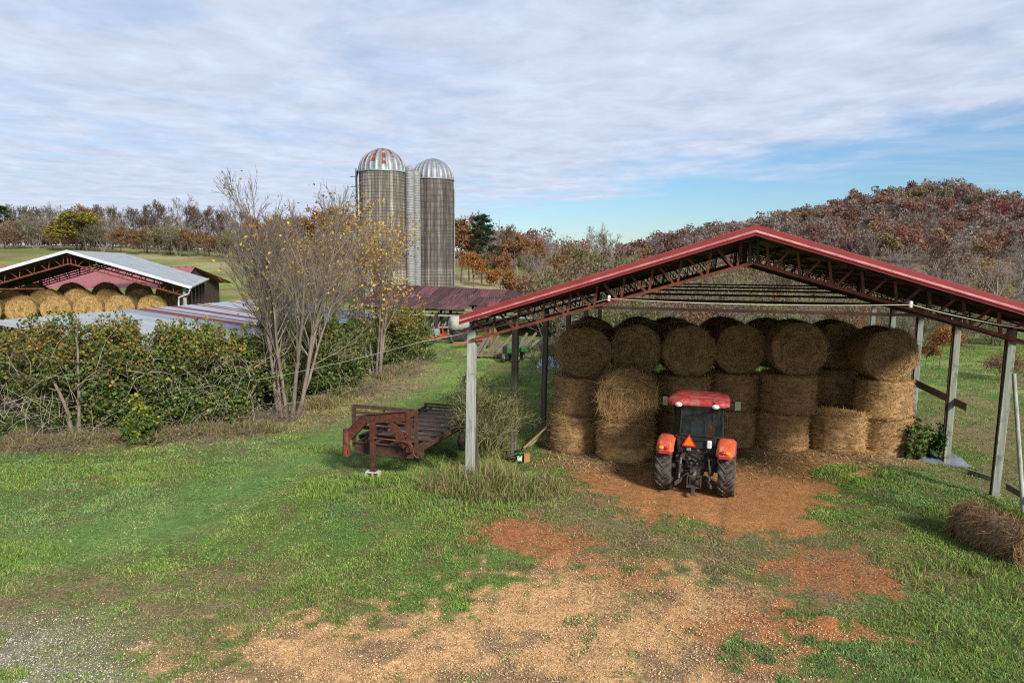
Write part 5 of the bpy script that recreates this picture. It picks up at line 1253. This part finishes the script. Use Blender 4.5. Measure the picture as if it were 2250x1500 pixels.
BRUSH = [dict(n=5, jit=.12, trop=.04, taper=.3, kids=7, start=.2, bias=.8), dict(ang=.55, ratio=.55, rr=.55, n=4, jit=.15, trop=.02, kids=6, start=.15, rmin=.014), dict(ang=.6, ratio=.5, n=3, jit=.18, trop=.0, kids=4, rmin=.011), dict(ang=.6, ratio=.5, n=2, jit=.2, trop=.0, rmin=.009)]
brA = make_tree('brush', 'x', BRUSH, 4.6, .045, 31, M['bark_grey'], TAN+OLIVE, 900, .075, .25, stems=7, lean=.8, cat='shrub', trunk_lv=1)
brB = make_tree('brush', 'x', BRUSH, 4.6, .045, 32, M['bark_grey'], OLIVE+[(.16, .17, .06)], 3000, .085, .3, stems=6, lean=.8, cat='shrub', trunk_lv=1)
brC = make_tree('brush', 'x', BRUSH, 4.2, .05, 33, M['bark'], TAN, 500, .07, .25, stems=9, lean=1.0, cat='shrub', trunk_lv=1)
brD = make_tree('brush', 'x', BRUSH, 4.0, .045, 34, M['bark_dark'], RUSSET+TAN, 2200, .085, .3, stems=6, lean=.8, cat='shrub', trunk_lv=1)
CNT = ['first', 'second', 'third', 'fourth', 'fifth', 'sixth', 'seventh', 'eighth', 'ninth', 'tenth', 'eleventh', 'twelfth', 'thirteenth', 'fourteenth', 'fifteenth', 'sixteenth', 'seventeenth', 'eighteenth', 'nineteenth', 'twentieth', 'twenty-first', 'twenty-second', 'twenty-third', 'twenty-fourth', 'twenty-fifth', 'twenty-sixth', 'twenty-seventh', 'twenty-eighth', 'twenty-ninth', 'thirtieth', 'thirty-first', 'thirty-second', 'thirty-third', 'thirty-fourth', 'thirty-fifth', 'thirty-sixth']
# tree line at the top of the upper field
GT = 'bare trees along the upper field'
for i, (px, top) in enumerate([(28, 450), (60, 444), (88, 452), (108, 448), (132, 455), (158, 450), (180, 442), (214, 446), (246, 446), (268, 458), (292, 447), (318, 438), (345, 432), (362, 440), (392, 436), (412, 444), (434, 440), (458, 446), (478, 452), (502, 448), (530, 452), (556, 462), (585, 470), (615, 470), (650, 475), (690, 480)]):
    Y = 176+((i*13) % 17); p = at(px, 540, Y); z = gz1(p.x, Y); h = at(px, top, Y).z-z
    src = (bareA, bareB, bareD, bareA, bareC)[i % 5]; put(src, px, 540, Y, h/(14.2, 13.2, 14.2, 14.2, 13.0)[i % 5]*1.02, f'slender bare tree in the front tree line above the field, {CNT[i]} from the frame edge', GT)
for i in range(30):
    px = 15+i*23+(i*19) % 11; Y = 196+((i*7) % 15); p = at(px, 540, Y); z = gz1(p.x, Y); h = at(px, 446+((i*29) % 26)+(px > 520)*18, Y).z-z
    put((bareD, bareA, bareB)[i % 3], px, 540, Y, h/13.9, f'bare tree in the rear tree line above the field, {CNT[i]} from the frame edge', GT)
put(pine, 8, 540, 170, .75, 'dark evergreen at the frame edge of the upper field tree line')
put(yel, 190, 545, 166, (1.45, 1.45, .92), 'round yellow green tree standing before the bare trees above the grey roof')
put(rus[0], 198, 545, 178, .86, 'russet topped oak rising behind the yellow green tree')
put(yel, 372, 545, 172, (.9, .9, .62), 'small yellow bush tree at the edge of the upper field')
for i, (px, Y, s) in enumerate([(560, 172, .85), (600, 176, .9), (655, 168, .95), (700, 165, 1.05), (745, 160, 1.1)]):
    put(rus[i % 3], px, 545, Y, s, f'rusty brown oak seen through the big bare multi stemmed tree, {CNT[i]} from the field side', 'oaks behind the multi stemmed tree')
GU = 'undergrowth along the upper field'
for i in range(22):
    px = 10+i*31+(i*17) % 13
    put((brD, brB, brA, rus[1], rus[2])[i % 5], px, 545, 163+(i*7) % 9, (1.9, 1.8, 1.9, .5, .48)[i % 5]*(.9+.3*((i*11) % 5)/5), f'low thicket bush under the field tree line, {CNT[i]} from the frame edge', GU)
# trees beyond the silos
for (src, px, Y, top, lab) in [(rus[0], 1012, 128, 472, 'tall russet oak just beside the darker silo'), (rus[2], 1030, 132, 492, 'brown oak between the russet oak and the pine'), (bareA, 1040, 136, 466, 'bare tree top showing between the oak and the pine'), (pine, 1058, 126, 474, 'dark pine rising above the woods beyond the silos'),
                               (bareC, 1088, 140, 500, 'bare tree just past the pine'), (bareB, 1112, 142, 494, 'thin bare tree second past the pine'), (bareC, 1136, 145, 498, 'thin bare tree third past the pine'), (rus[1], 1128, 132, 512, 'reddish flat topped tree past the pine'), (rus[0], 1175, 150, 523, 'small reddish tree at the end of the wood'), (bareC, 1210, 158, 519, 'faint bare tree on the saddle of the skyline'), (bareC, 1190, 156, 526, 'low bare tree near the saddle of the skyline'),
                               (bareC, 1297, 150, 490, 'lone round headed bare tree standing high on the skyline'), (bareB, 1328, 160, 512, 'small bare tree beside the lone skyline tree'), (bareC, 1350, 165, 506, 'small round bare tree at the foot of the hill skyline'),
                               (ora, 1040, 112, 552, 'bright orange young maple below the pine'), (rus[1], 1105, 118, 555, 'orange brown tree in the middle of the wood'), (rus[2], 1075, 120, 560, 'brown tree below the pine'), (oli, 1150, 120, 560, 'dull green tree in the middle of the wood'), (oli, 1275, 105, 545, 'olive green tree before the lone skyline tree'), (oli, 1325, 100, 560, 'olive green tree touching the red roof edge'), (rus[2], 1230, 118, 560, 'brown tree on the slope before the saddle'),
                               (ora, 1100, 86, 588, 'orange yellow sapling in the field beyond the rusty barn'), (ora, 1135, 88, 605, 'smaller orange sapling beside the first'), (bareC, 1195, 82, 548, 'sprawling bare tree beyond the rusty barn roof'), (bareC, 1160, 92, 585, 'short bare tree beside the sprawling one'), (bareD, 1250, 96, 570, 'dark bare tree before the olive trees'), (oli, 1372, 96, 560, 'yellowish tree half hidden by the red roof slope'), (rus[0], 1400, 110, 540, 'russet tree above the red roof slope'), (bareC, 1385, 88, 575, 'pale bare tree above the red roof slope')]:
    p = at(px, 600, Y); z = gz1(p.x, Y); h = at(px, top, Y).z-z; H0 = .96*max(v[2] for c_ in src.children for v in c_.bound_box)
    put(src, px, 600, Y, max(h/H0, .2), lab)
k = 0
for px in range(1190, 1420, 19):
    Y = 70+(k*29) % 38; put((brA, brB, brD, brC, brA)[k % 5], px, 620, Y, 1.05+.1*(k % 4), f'grey twiggy bush on the slope past the rusty barn, {CNT[k]} counting away from the silos', 'bushes past the rusty barn'); k += 1
# brush wall behind the hay shed
k = 0
for row, (Y0, n) in enumerate(((50, 15), (58, 13), (68, 12))):
    for i in range(n):
        sm = .68 if i > n*.38 else 1.0; px = 1215+i*(1130/n)+(row*23) % 40+(i*31) % 17; Y = Y0+((i*7+row*3) % 6)
        if row == 0 and 2080 < px: Y += 8
        put((brA, brB, brB, brC, brD)[(i+row*2) % 5], px, 700, Y, (1.05+.12*((i*5+row) % 5)+.22*row)*sm, f'grey leafless brush behind the stacked bales, row {("nearest", "middle", "farthest")[row]}, {CNT[i]} from the lane side', 'brush behind the hay shed', None); k += 1
for (src, px, Y, s, lab) in [(ora, 2072, 44, .40, 'bright orange shrub beyond the field side posts'), (ora, 2042, 44.5, .22, 'low orange bush beside the bright orange shrub'), (bareC, 2100, 52, .55, 'spreading bare tree beyond the field side posts'), (bareC, 2185, 60, .6, 'bare tree over the green pasture'), (oli, 1615, 76, .62, 'green cedar like tree framed by the shed gable'), (bareC, 1560, 84, .7, 'bare tree framed by the shed gable'), (bareA, 1700, 92, .7, 'slim bare tree framed by the shed gable'), (oli, 1560, 60, .3, 'low yellow green bush behind the third stack'),
                             (bareC, 1950, 80, .75, 'bare tree behind the field side eave'), (bareD, 2060, 90, .8, 'dark bare tree behind the field side eave'), (oli, 2000, 74, .45, 'dark green bush behind the field side posts'), (bareC, 2230, 84, .8, 'bare tree at the frame edge under the eave'), (brD, 2215, 40, .5, 'brown dead brush beside the pasture')]:
    put(src, px, 700, Y, s, lab)

# ---------------------------------------------------------------- wooded hill: too many to count, one mass
def hill_wood():
    r = np.random.default_rng(900); step = 5.9; X, Yg = np.meshgrid(np.arange(-10, 480, step), np.arange(100, 520, step)); x = X.ravel()+r.uniform(-2.6, 2.6, X.size); y = Yg.ravel()+r.uniform(-2.6, 2.6, X.size)
    z = gz(x, y); t = x/y
    k = (z > 6.2-.006*np.clip(y-100, 0, 200)) & (t < .86) & (t > .10) & (y > 100) | ((t > .30) & (t < .86) & (y > 92) & (y < 150) & (x > 38))
    k |= (y > 190) & (y < 330) & (t > -.09) & (t <= .12) & (r.uniform(0, 1, len(x)) < .55)
    xl = r.uniform(-185, -18, 520); yl = r.uniform(184, 214, 520); u = (xl/yl > -.9)
    hs = np.concatenate([np.ones(k.sum()), np.full(u.sum(), .55)]); x = np.concatenate([x[k], xl[u]]); y = np.concatenate([y[k], yl[u]]); z = gz(x, y); n = len(x)
    tone = fbm(x*.022, y*.022, 905, 4)
    kind = r.uniform(0, 1, n); Vs, Fs, Cs = [], [], []; off = 0
    kinds = np.select([kind < .27, kind < .34, kind < .42, kind < .49, kind < .505], [0, 1, 2, 3, 4], 5)
    cols = {0: [(.155, .066, .036), (.13, .055, .034), (.175, .085, .045)], 1: [(.15, .045, .036), (.17, .06, .042), (.12, .045, .038)], 2: [(.19, .125, .042), (.16, .105, .045)], 3: [(.085, .085, .034), (.105, .095, .04)], 4: PINE, 5: [(.150, .108, .088), (.125, .088, .07), (.165, .125, .108), (.14, .085, .062)]}  # leaf colours greyed to stand in for haze over the hill
    S = r.choice([.55, .7, .85, 1, 1.2], n)*r.uniform(.85, 1.15, n)*hs*np.where(y < 165, .68, 1)
    for q in range(n):
        kd = kinds[q]; s = S[q]*(1.0 if kd != 4 else .9); h = 10.5*s; rad = 3.6*s; c0 = np.array(cols[kd][r.integers(0, len(cols[kd]))])*1.4*r.uniform(.8, 1.22)*(.85+.4*tone[q])
        far = y[q] > 260; m = int((800 if y[q] < 170 else 480 if not far else 330)*(1 if kd != 5 else .5)); lsz = (.13+.00095*y[q])*s
        # several lobes so that the outline is uneven
        nl = 5; lc = np.stack([r.normal(0, rad*.42, nl), r.normal(0, rad*.42, nl), h*((.62 if hs[q] > .9 else .34)+r.uniform(-.16, .22, nl))], 1)
        li = r.integers(0, nl, m); dv = r.normal(0, 1, (m, 3)); dv /= np.linalg.norm(dv, axis=1, keepdims=True)
        P = lc[li]+dv*rad*.52*(r.uniform(.55, 1.05, (m, 1)))*np.array((1, 1, .85)); P += (x[q], y[q], z[q])
        V, F, C = quad_leaves(P, lsz, (c0*.8+c0.mean()*.2*np.array((1.05, .97, 1.0)))*r.uniform(.75, 1.25, (m, 1)), r, .7)
        Vs.append(V); Fs.append(F+off); Cs.append(C); off += len(V)
        # trunk and upswept limbs as thin blades
        nb = (22 if kd == 5 else 6) if not far else (12 if kd == 5 else 3)
        base = np.array((x[q], y[q], z[q])); a = r.uniform(0, 6.28, nb); zz = r.uniform(.15, .55, nb)*h; rr = rad*r.uniform(.3, 1.05, nb)
        p0 = base+np.stack([0*a, 0*a, zz], 1); p1 = base+np.stack([np.cos(a)*rr, np.sin(a)*rr, zz+r.uniform(.25, .6, nb)*h], 1); p0[0] = base; p1[0] = base+(r.normal(0, .4), r.normal(0, .4), h*.95)
        wv = np.stack([np.full(nb, .06), np.zeros(nb), np.zeros(nb)], 1); wv[0] *= 1.8
        V = np.stack([p0-wv, p0+wv, p1+wv*.4, p1-wv*.4], 1).reshape(-1, 3); F = np.arange(nb*4).reshape(-1, 4)+off; cb = np.array((.22, .19, .175) if kd == 5 else (.12, .095, .08))*r.uniform(.7, 1.25)
        Vs.append(V); Fs.append(F); Cs.append(np.tile(cb, (len(V), 1))); off += len(V)
    o = link('woodland', np_mesh('woodland', np.concatenate(Vs), [np.concatenate(Fs)], [M['leaf']], col=np.concatenate(Cs)))
    tag(o, 'autumn woodland of russet, red and grey bare trees covering the hill', 'woodland', kind='stuff')
    print('WOOD', n, off)
hill_wood()

# ---------------------------------------------------------------- hedge of vines and shrubs along the lane
def vine_shrub(cx, cy, rx, ry, h, seed, label, tones, nleaf, z0=.0, yaw=0.0, twigs=60, lsize=.066, group='overgrown hedge along the lane', name='vine_shrub'):
    twigs = int(twigs*.9); z0 = z0*.4
    r = np.random.default_rng(seed); g = gz1(cx, cy); root = thing(name, label, 'shrub', (cx, cy, g), yaw, group)
    nleaf = int(nleaf*1.6); nl = 17; lc = np.stack([r.uniform(-.85, .85, nl)*rx, r.uniform(-.6, .6, nl)*ry, (.08+.78*r.uniform(0, 1, nl)**.85)*h], 1); lr = r.uniform(.28, .5, nl)*min(rx, h*.75, ry*1.6)
    sprig = r.uniform(0, 1, nl) < .3
    li = r.integers(0, nl, nleaf); dv = r.normal(0, 1, (nleaf, 3)); dv /= np.linalg.norm(dv, axis=1, keepdims=True)
    P = lc[li]+dv*(lr[li]*(.58+.45*r.beta(2, 2, nleaf)))[:, None]
    n2 = fbm(P[:, 0]*2.2+seed, P[:, 2]*2.2+P[:, 1], seed, 4); P += dv*((n2-.5)*1.3)[:, None]
    P = P[(P[:, 2] > z0*r.uniform(.4, 1.2, len(P))) & (n2 > .38)]
    # upright sprigs on top
    ns = 12; sx = r.uniform(-.95, .95, ns)*rx; sh = r.uniform(.3, 1.3, ns)
    for k in range(ns):
        m = 110; t = r.uniform(0, 1, m); P = np.concatenate([P, np.stack([sx[k]+r.normal(0, .10, m)+t*.15, r.normal(0, .25, m)*0+r.uniform(-.4, .4)+r.normal(0, .1, m), h*.82+t*sh[k]], 1)])
    m = len(P); zr = np.clip(P[:, 2]/h, 0, 1.2); n3 = fbm(P[:, 0]*1.1+seed*3, P[:, 2]*1.3, seed+50, 3)
    gr = np.array([(.07, .125, .03), (.11, .16, .035), (.045, .09, .024), (.18, .19, .05)])[r.integers(0, 4, m)]
    au = np.array(tones)[r.integers(0, len(tones), m)]
    pa = np.clip(sstep((zr-.4)/.6)*.85*sstep((n3-.34)/.3)+.10, 0, .8)*.9; c = np.where((r.uniform(0, 1, m) < pa)[:, None], au, gr)*r.uniform(.65, 1.4, (m, 1))
    V, F, C = quad_leaves(P, lsize*r.choice([.55, .8, 1, 1.25], (m, 1), p=[.25, .3, .3, .15]), c, r, .7)
    link('foliage', np_mesh('foliage', V, [F], [M['leaf']], col=C), root)
    # tangle of bare stems and hanging twigs
    p0 = np.stack([r.uniform(-1, 1, twigs)*rx, r.uniform(-1, .3, twigs)*ry*1.1, r.uniform(0, .75, twigs)*h], 1); A, B_, ra, rb = [], [], [], []
    for k in range(twigs):
        p = p0[k].copy(); d = r.normal(0, .6, 3)+np.array((0, -.25, .75)); d /= np.linalg.norm(d); L_ = r.uniform(.5, 1.6)*h*.45; w_ = r.uniform(.004, .011)
        for j in range(6):
            q = p+d*L_/6; A.append(p); B_.append(q); ra.append(w_*(1-j/7)); rb.append(w_*(1-(j+1)/7)); p = q; d = d+r.normal(0, .22, 3); d[2] -= .16; d /= np.linalg.norm(d)
    V, F = seg_tubes(A, B_, ra, rb, 4); link('stems', np_mesh('stems', V, [F], [M['twig_pale'] if group else M['bark']], smooth=True), root)
    return root
WARM = [(.24, .21, .04), (.27, .19, .04), (.28, .14, .05), (.18, .19, .035), (.14, .17, .03)]
RUSTY = [(.26, .16, .05), (.28, .20, .045), (.20, .17, .035), (.16, .17, .035), (.26, .11, .05)]
DULL = [(.10, .10, .03), (.14, .12, .035), (.20, .14, .04)]
Hn = [(-18.6, 24.0, 2.2, 1.5, 3.9, 'pale twiggy shrub at the frame edge of the hedge', WARM, 11000, 190, .6), (-16.1, 25.0, 2.1, 1.4, 4.2, 'orange tipped vine mound before the low tin roof', RUSTY, 15000, 90, 1.3), (-13.9, 25.9, 1.9, 1.4, 3.9, 'green vine curtain beside the forked hedge tree', WARM, 16000, 80, .9),
      (-12.2, 26.5, 1.8, 1.4, 3.75, 'dark green vine mound with upright sprigs against the tin roof', WARM, 16000, 80, .7), (-11.2, 27.9, 1.7, 1.4, 3.4, 'yellow flecked vine mound hung with dead stems', WARM, 14000, 150, 1.5), (-10.0, 31.4, 1.7, 1.4, 3.5, 'bushy green shrub at the foot of the multi stemmed tree', DULL, 13000, 90, .4),
      (-9.3, 32.8, 1.7, 1.6, 3.5, 'dense dull green shrub between the two slim trees', DULL, 15000, 60, .1), (-9.4, 35.8, 1.7, 1.8, 3.3, 'dark green shrub beside the pair of slim trunks', DULL, 15000, 50, .1), (-8.0, 40.6, 1.9, 1.9, 3.3, 'rounded shrub with bronze leaves past the slim trunks', RUSTY, 15000, 50, .2), (-7.0, 44.0, 1.8, 1.8, 3.3, 'bronze leaved shrub at the far end of the hedge', RUSTY, 13000, 50, .3),
      (-13.1, 27.0, 1.9, 1.3, 3.3, 'green vine mound filling the dip of the hedge before the tin roof', WARM, 12000, 70, .8), (-11.9, 33.5, 2.0, 1.6, 3.6, 'green shrub growing over the tin roof behind the multi stemmed tree', DULL, 11000, 80, 1.6)]
for i, (cx, cy, rx, ry, h, lab, tones, nl, tw, z0) in enumerate(Hn): vine_shrub(cx, cy, rx, ry, h, 700+i, lab, tones, nl, z0, R(24 if i < 5 else 55), tw)
# low weeds and brambles at the foot
def bramble(cx, cy, rx, ry, h, seed, label, n=420, mt='bark', leaves=None, nl=500):
    r = np.random.default_rng(seed); root = thing('bramble', label, 'brush', (cx, cy, gz1(cx, cy)), 0, 'dead brambles at the foot of the hedge'); A, B_, ra, rb = [], [], [], []; tips = []
    for k in range(n):
        p = np.array((r.uniform(-1, 1)*rx, r.uniform(-1, 1)*ry, -.05)); d = r.normal(0, .55, 3)+np.array((0, -.1, .8)); d /= np.linalg.norm(d); L_ = h*r.uniform(.5, 1.3); w_ = r.uniform(.0025, .006)
        for j in range(5):
            q = p+d*L_/5; q[2] = max(q[2], -.05); A.append(p); B_.append(q); ra.append(w_); rb.append(w_*.8); p = q; d = d+r.normal(0, .25, 3); d[2] -= .25; d /= np.linalg.norm(d)
            tips.append(p)
    V, F = seg_tubes(A, B_, ra, rb, 3); link('stems', np_mesh('stems', V, [F], [M[mt]]), root)
    T = np.array(tips)[r.integers(0, len(tips), nl)]+r.normal(0, .06, (nl, 3)); V, F, C = quad_leaves(T, .05, pal(leaves or TAN, nl, r), r); link('leaves', np_mesh('leaves', V, [F], [M['leaf']], col=C), root)
for i, (px, py, rx, ry, h, lab) in enumerate([(90, 985, 1.9, .8, .9, 'dead bramble under the frame edge shrub'), (330, 965, 2.2, .7, .8, 'dead bramble beside the forked hedge tree'), (470, 950, 1.9, .7, .9, 'dead bramble below the yellow flecked mound'), (575, 925, 1.2, .7, .9, 'brown bramble beside the multi stemmed tree'), (780, 860, 1.3, 1.0, .8, 'tan bramble below the dull green shrub'), (865, 820, 1.5, 1.6, .9, 'tan bramble past the pair of slim trunks'), (905, 790, 1.4, 1.8, .8, 'tan bramble at the lane end of the hedge')]):
    p = on_ground(px, py, .1); bramble(p.x, p.y, rx, ry, h, 760+i, lab)
bramble(*on_ground(1215, 775, -.2)[:2], 1.2, 1.6, 1.6, 780, 'tall tan dead weeds behind the dark posts', 500)
p = on_ground(308, 975, .1); vine_shrub(p.x, p.y, .55, .4, .75, 790, 'small bright yellow green bush at the foot of the hedge', [(.28, .26, .02), (.22, .26, .02)], 1500, 0, 0, 8, .06, None, 'bush')
p = on_ground(2010, 1008, -.3); vine_shrub(p.x, p.y, .8, .4, .27, 791, 'dark broad leaved weed clump beside the grey tarpaulin', [(.02, .06, .02), (.03, .07, .03)], 700, 0, 0, 4, .08, None, 'weed_clump')
# trees growing in the hedge
MULTI = [dict(n=8, jit=.04, trop=.035, taper=.16, kids=14, start=.22, bias=.75), dict(ang=.48, ratio=.42, rr=.5, n=5, jit=.07, trop=.06, taper=.3, kids=9, start=.12, rmin=.011), dict(ang=.45, ratio=.48, rr=.55, n=3, jit=.09, trop=.05, kids=3, start=.15, rmin=.008), dict(ang=.5, ratio=.5, n=2, jit=.1, trop=.04, rmin=.006)]
p = on_ground(634, 910, .1)
mt_ = make_tree('multi_stem_tree', 'big nearly bare multi stemmed tree rising from the hedge with a few yellow leaves', MULTI, 9.7, .108, 41, M['bark'], GOLD, 800, .07, .22, stems=11, lean=.33, base=.10)
mt_.location = (p.x, p.y, gz1(p.x, p.y))
p = on_ground(826, 832, 0)
mt2 = make_tree('slim_tree', 'slim twin trunked tree with golden leaves before the striped silo', MULTI, 10.0, .095, 43, M['bark'], GOLD, 2500, .09, .28, stems=5, lean=.28, base=.14)
mt2.location = (p.x, p.y, gz1(p.x, p.y))
p = on_ground(740, 800, 0)
mt3 = make_tree('slim_tree', 'golden brown sapling tree behind the big multi stemmed tree', MULTI, 9.6, .085, 44, M['bark'], GOLD+RUSSET, 3000, .09, .32, stems=4, lean=.26, base=.14)
mt3.location = (p.x-.5, 42.5, gz1(p.x, 42.5))
FORK = [dict(n=7, jit=.07, trop=.03, taper=.35, kids=5, start=.35), dict(ang=.7, ratio=.42, rr=.45, n=5, jit=.12, trop=.0, kids=5, start=.2, rmin=.01), dict(ang=.6, ratio=.45, n=3, jit=.15, trop=0, rmin=.007)]
p = on_ground(168, 962, .1); fk = make_tree('hedge_tree', 'leaning forked trunk standing in front of the vine hedge', FORK, 4.9, .085, 45, M['bark'], DULL, 200, .07, .2, stems=2, lean=.12, base=.1); fk.location = (p.x, p.y, gz1(p.x, p.y))
p = on_ground(1062, 1035, .1); sp_ = make_tree('sapling', 'wispy grey green sapling growing between the first two posts', BRUSH, 3.2, .013, 46, M['twig_green'], [(.12, .135, .035), (.16, .17, .05), (.09, .12, .03)], 3600, .030, .14, stems=6, lean=.7, trunk_lv=1, base=.05, cat='shrub'); sp_.location = (p.x, p.y+1.0, gz1(p.x, p.y+1))
p = on_ground(1090, 1010, .0); sp2 = copy_thing(sp_, (p.x+.1, p.y+1.3, gz1(p.x, p.y+1)), 2.0, .8, 'second wispy sapling nearer the brown second post')
p = on_ground(1190, 850, -.2); sp3 = copy_thing(sp_, (p.x+.6, p.y, gz1(p.x, p.y)), 4.0, .85, 'wispy sapling just outside the third post')
# ---------------------------------------------------------------- sky, sun, camera
SUN_AZ, SUN_EL = R(149), R(32)
w = bpy.data.worlds.new('World'); SC.world = w; w.use_nodes = True
nt = w.node_tree; N = nt.nodes; L = nt.links; bg = N['Background']; bg.inputs['Strength'].default_value = .10
sky = N.new('ShaderNodeTexSky'); sky.sky_type = 'NISHITA'; sky.sun_disc = False; sky.sun_elevation = SUN_EL; sky.sun_rotation = SUN_AZ
sky.air_density = 1.3; sky.dust_density = .1; sky.ozone_density = 5.0
tc = N.new('ShaderNodeTexCoord'); sp = N.new('ShaderNodeSeparateXYZ'); L.new(tc.outputs['Generated'], sp.inputs[0])
def mth(op, a, b=None, c=None, clamp=False):
    n = N.new('ShaderNodeMath'); n.operation = op; n.use_clamp = clamp
    for i, v in enumerate((a, b, c)):
        if v is None: continue
        if isinstance(v, (int, float)): n.inputs[i].default_value = v
        else: L.new(v, n.inputs[i])
    return n.outputs[0]
zc = mth('MAXIMUM', sp.outputs['Z'], .02)
zc = mth('ADD', zc, .012)
qx = mth('DIVIDE', sp.outputs['X'], zc); qy = mth('DIVIDE', sp.outputs['Y'], zc)
cq = N.new('ShaderNodeCombineXYZ'); L.new(qx, cq.inputs[0]); L.new(qy, cq.inputs[1])
def cloud_noise(scale, detail, rough, stretch, rot=0.0, dist=0.0):
    mp = N.new('ShaderNodeMapping'); mp.inputs['Scale'].default_value = stretch; mp.inputs['Rotation'].default_value = (0, 0, rot); L.new(cq.outputs[0], mp.inputs[0])
    n = N.new('ShaderNodeTexNoise'); n.inputs['Scale'].default_value = scale; n.inputs['Detail'].default_value = detail; n.inputs['Roughness'].default_value = rough; n.inputs['Distortion'].default_value = dist
    L.new(mp.outputs[0], n.inputs['Vector']); return n.outputs['Fac']
big = cloud_noise(.30, 5, .55, (1, 1, 1)); mid = cloud_noise(1.1, 7, .6, (1, .75, 1), R(30), .4); rip = cloud_noise(3.0, 7, .62, (1.0, .9, 1), R(55), .3)
# edge of the cloud deck: a straight front crossing the sky, ragged by noise
e1 = mth('ADD', mth('MULTIPLY', qx, .847), mth('MULTIPLY', qy, .532))
edge = mth('SUBTRACT', 6.05, e1)
edge = mth('ADD', edge, mth('MULTIPLY', mth('SUBTRACT', big, .5), 7.0))
edge = mth('ADD', edge, mth('MULTIPLY', mth('SUBTRACT', mid, .5), 3.0))
deck = mth('MULTIPLY_ADD', edge, .55, .25, True)
hole = mth('MULTIPLY_ADD', mth('ADD', mth('MULTIPLY', mid, .55), mth('MULTIPLY', big, .45)), 5.5, -1.75, True)   # thin spots in the deck
wisp = mth('MULTIPLY_ADD', cloud_noise(.5, 6, .6, (.35, 1.3, 1), R(-12), .3), 5.0, -2.65, True)
cov = mth('MULTIPLY', deck, mth('MULTIPLY_ADD', hole, .52, .46))
cov = mth('MAXIMUM', cov, mth('MULTIPLY', wisp, .5))
lum = mth('MULTIPLY_ADD', rip, 1.0, mth('MULTIPLY', mid, .55))
lum = mth('MULTIPLY_ADD', lum, .55, .55)
cc = N.new('ShaderNodeVectorMath'); cc.operation = 'SCALE'; cc.inputs[0].default_value = (5.1, 5.7, 6.95); L.new(lum, cc.inputs['Scale'])
skb = N.new('ShaderNodeVectorMath'); skb.operation = 'MULTIPLY'; skb.inputs[1].default_value = (.68, .84, 1.04); L.new(sky.outputs[0], skb.inputs[0])
mx = N.new('ShaderNodeMix'); mx.data_type = 'RGBA'; L.new(cov, mx.inputs[0]); L.new(skb.outputs[0], mx.inputs[6]); L.new(cc.outputs[0], mx.inputs[7])
L.new(mx.outputs[2], bg.inputs['Color'])
sd = bpy.data.lights.new('sun', 'SUN'); sd.energy = 4.3; sd.angle = R(11); sd.color = (1, .95, .86)
so = bpy.data.objects.new('sun', sd); COL.objects.link(so); so.location = (-20, -40, 60)
sv = Vector((math.sin(SUN_AZ)*math.cos(SUN_EL), math.cos(SUN_AZ)*math.cos(SUN_EL), math.sin(SUN_EL)))
so.rotation_euler = sv.to_track_quat('Z', 'Y').to_euler()
cd = bpy.data.cameras.new('camera'); cd.lens = 24; cd.sensor_width = 36; cd.clip_start = .1; cd.clip_end = 6000
co = bpy.data.objects.new('camera', cd); COL.objects.link(co); co.location = (0, 0, CAM_H)
co.rotation_euler = (Matrix.Rotation(math.pi/2-PITCH, 3, 'X') @ Matrix.Rotation(R(.3), 3, 'Z')).to_euler()
SC.camera = co
SC.view_settings.view_transform = 'Standard'; SC.view_settings.look = 'None'; SC.view_settings.gamma = 1; SC.view_settings.use_curve_mapping = False
SC.view_settings.exposure = 0.38
try:
    SC.cycles.use_denoising = False; SC.cycles.filter_width = 1.15; SC.cycles.max_bounces = 6; SC.cycles.transparent_max_bounces = 8
except Exception: pass
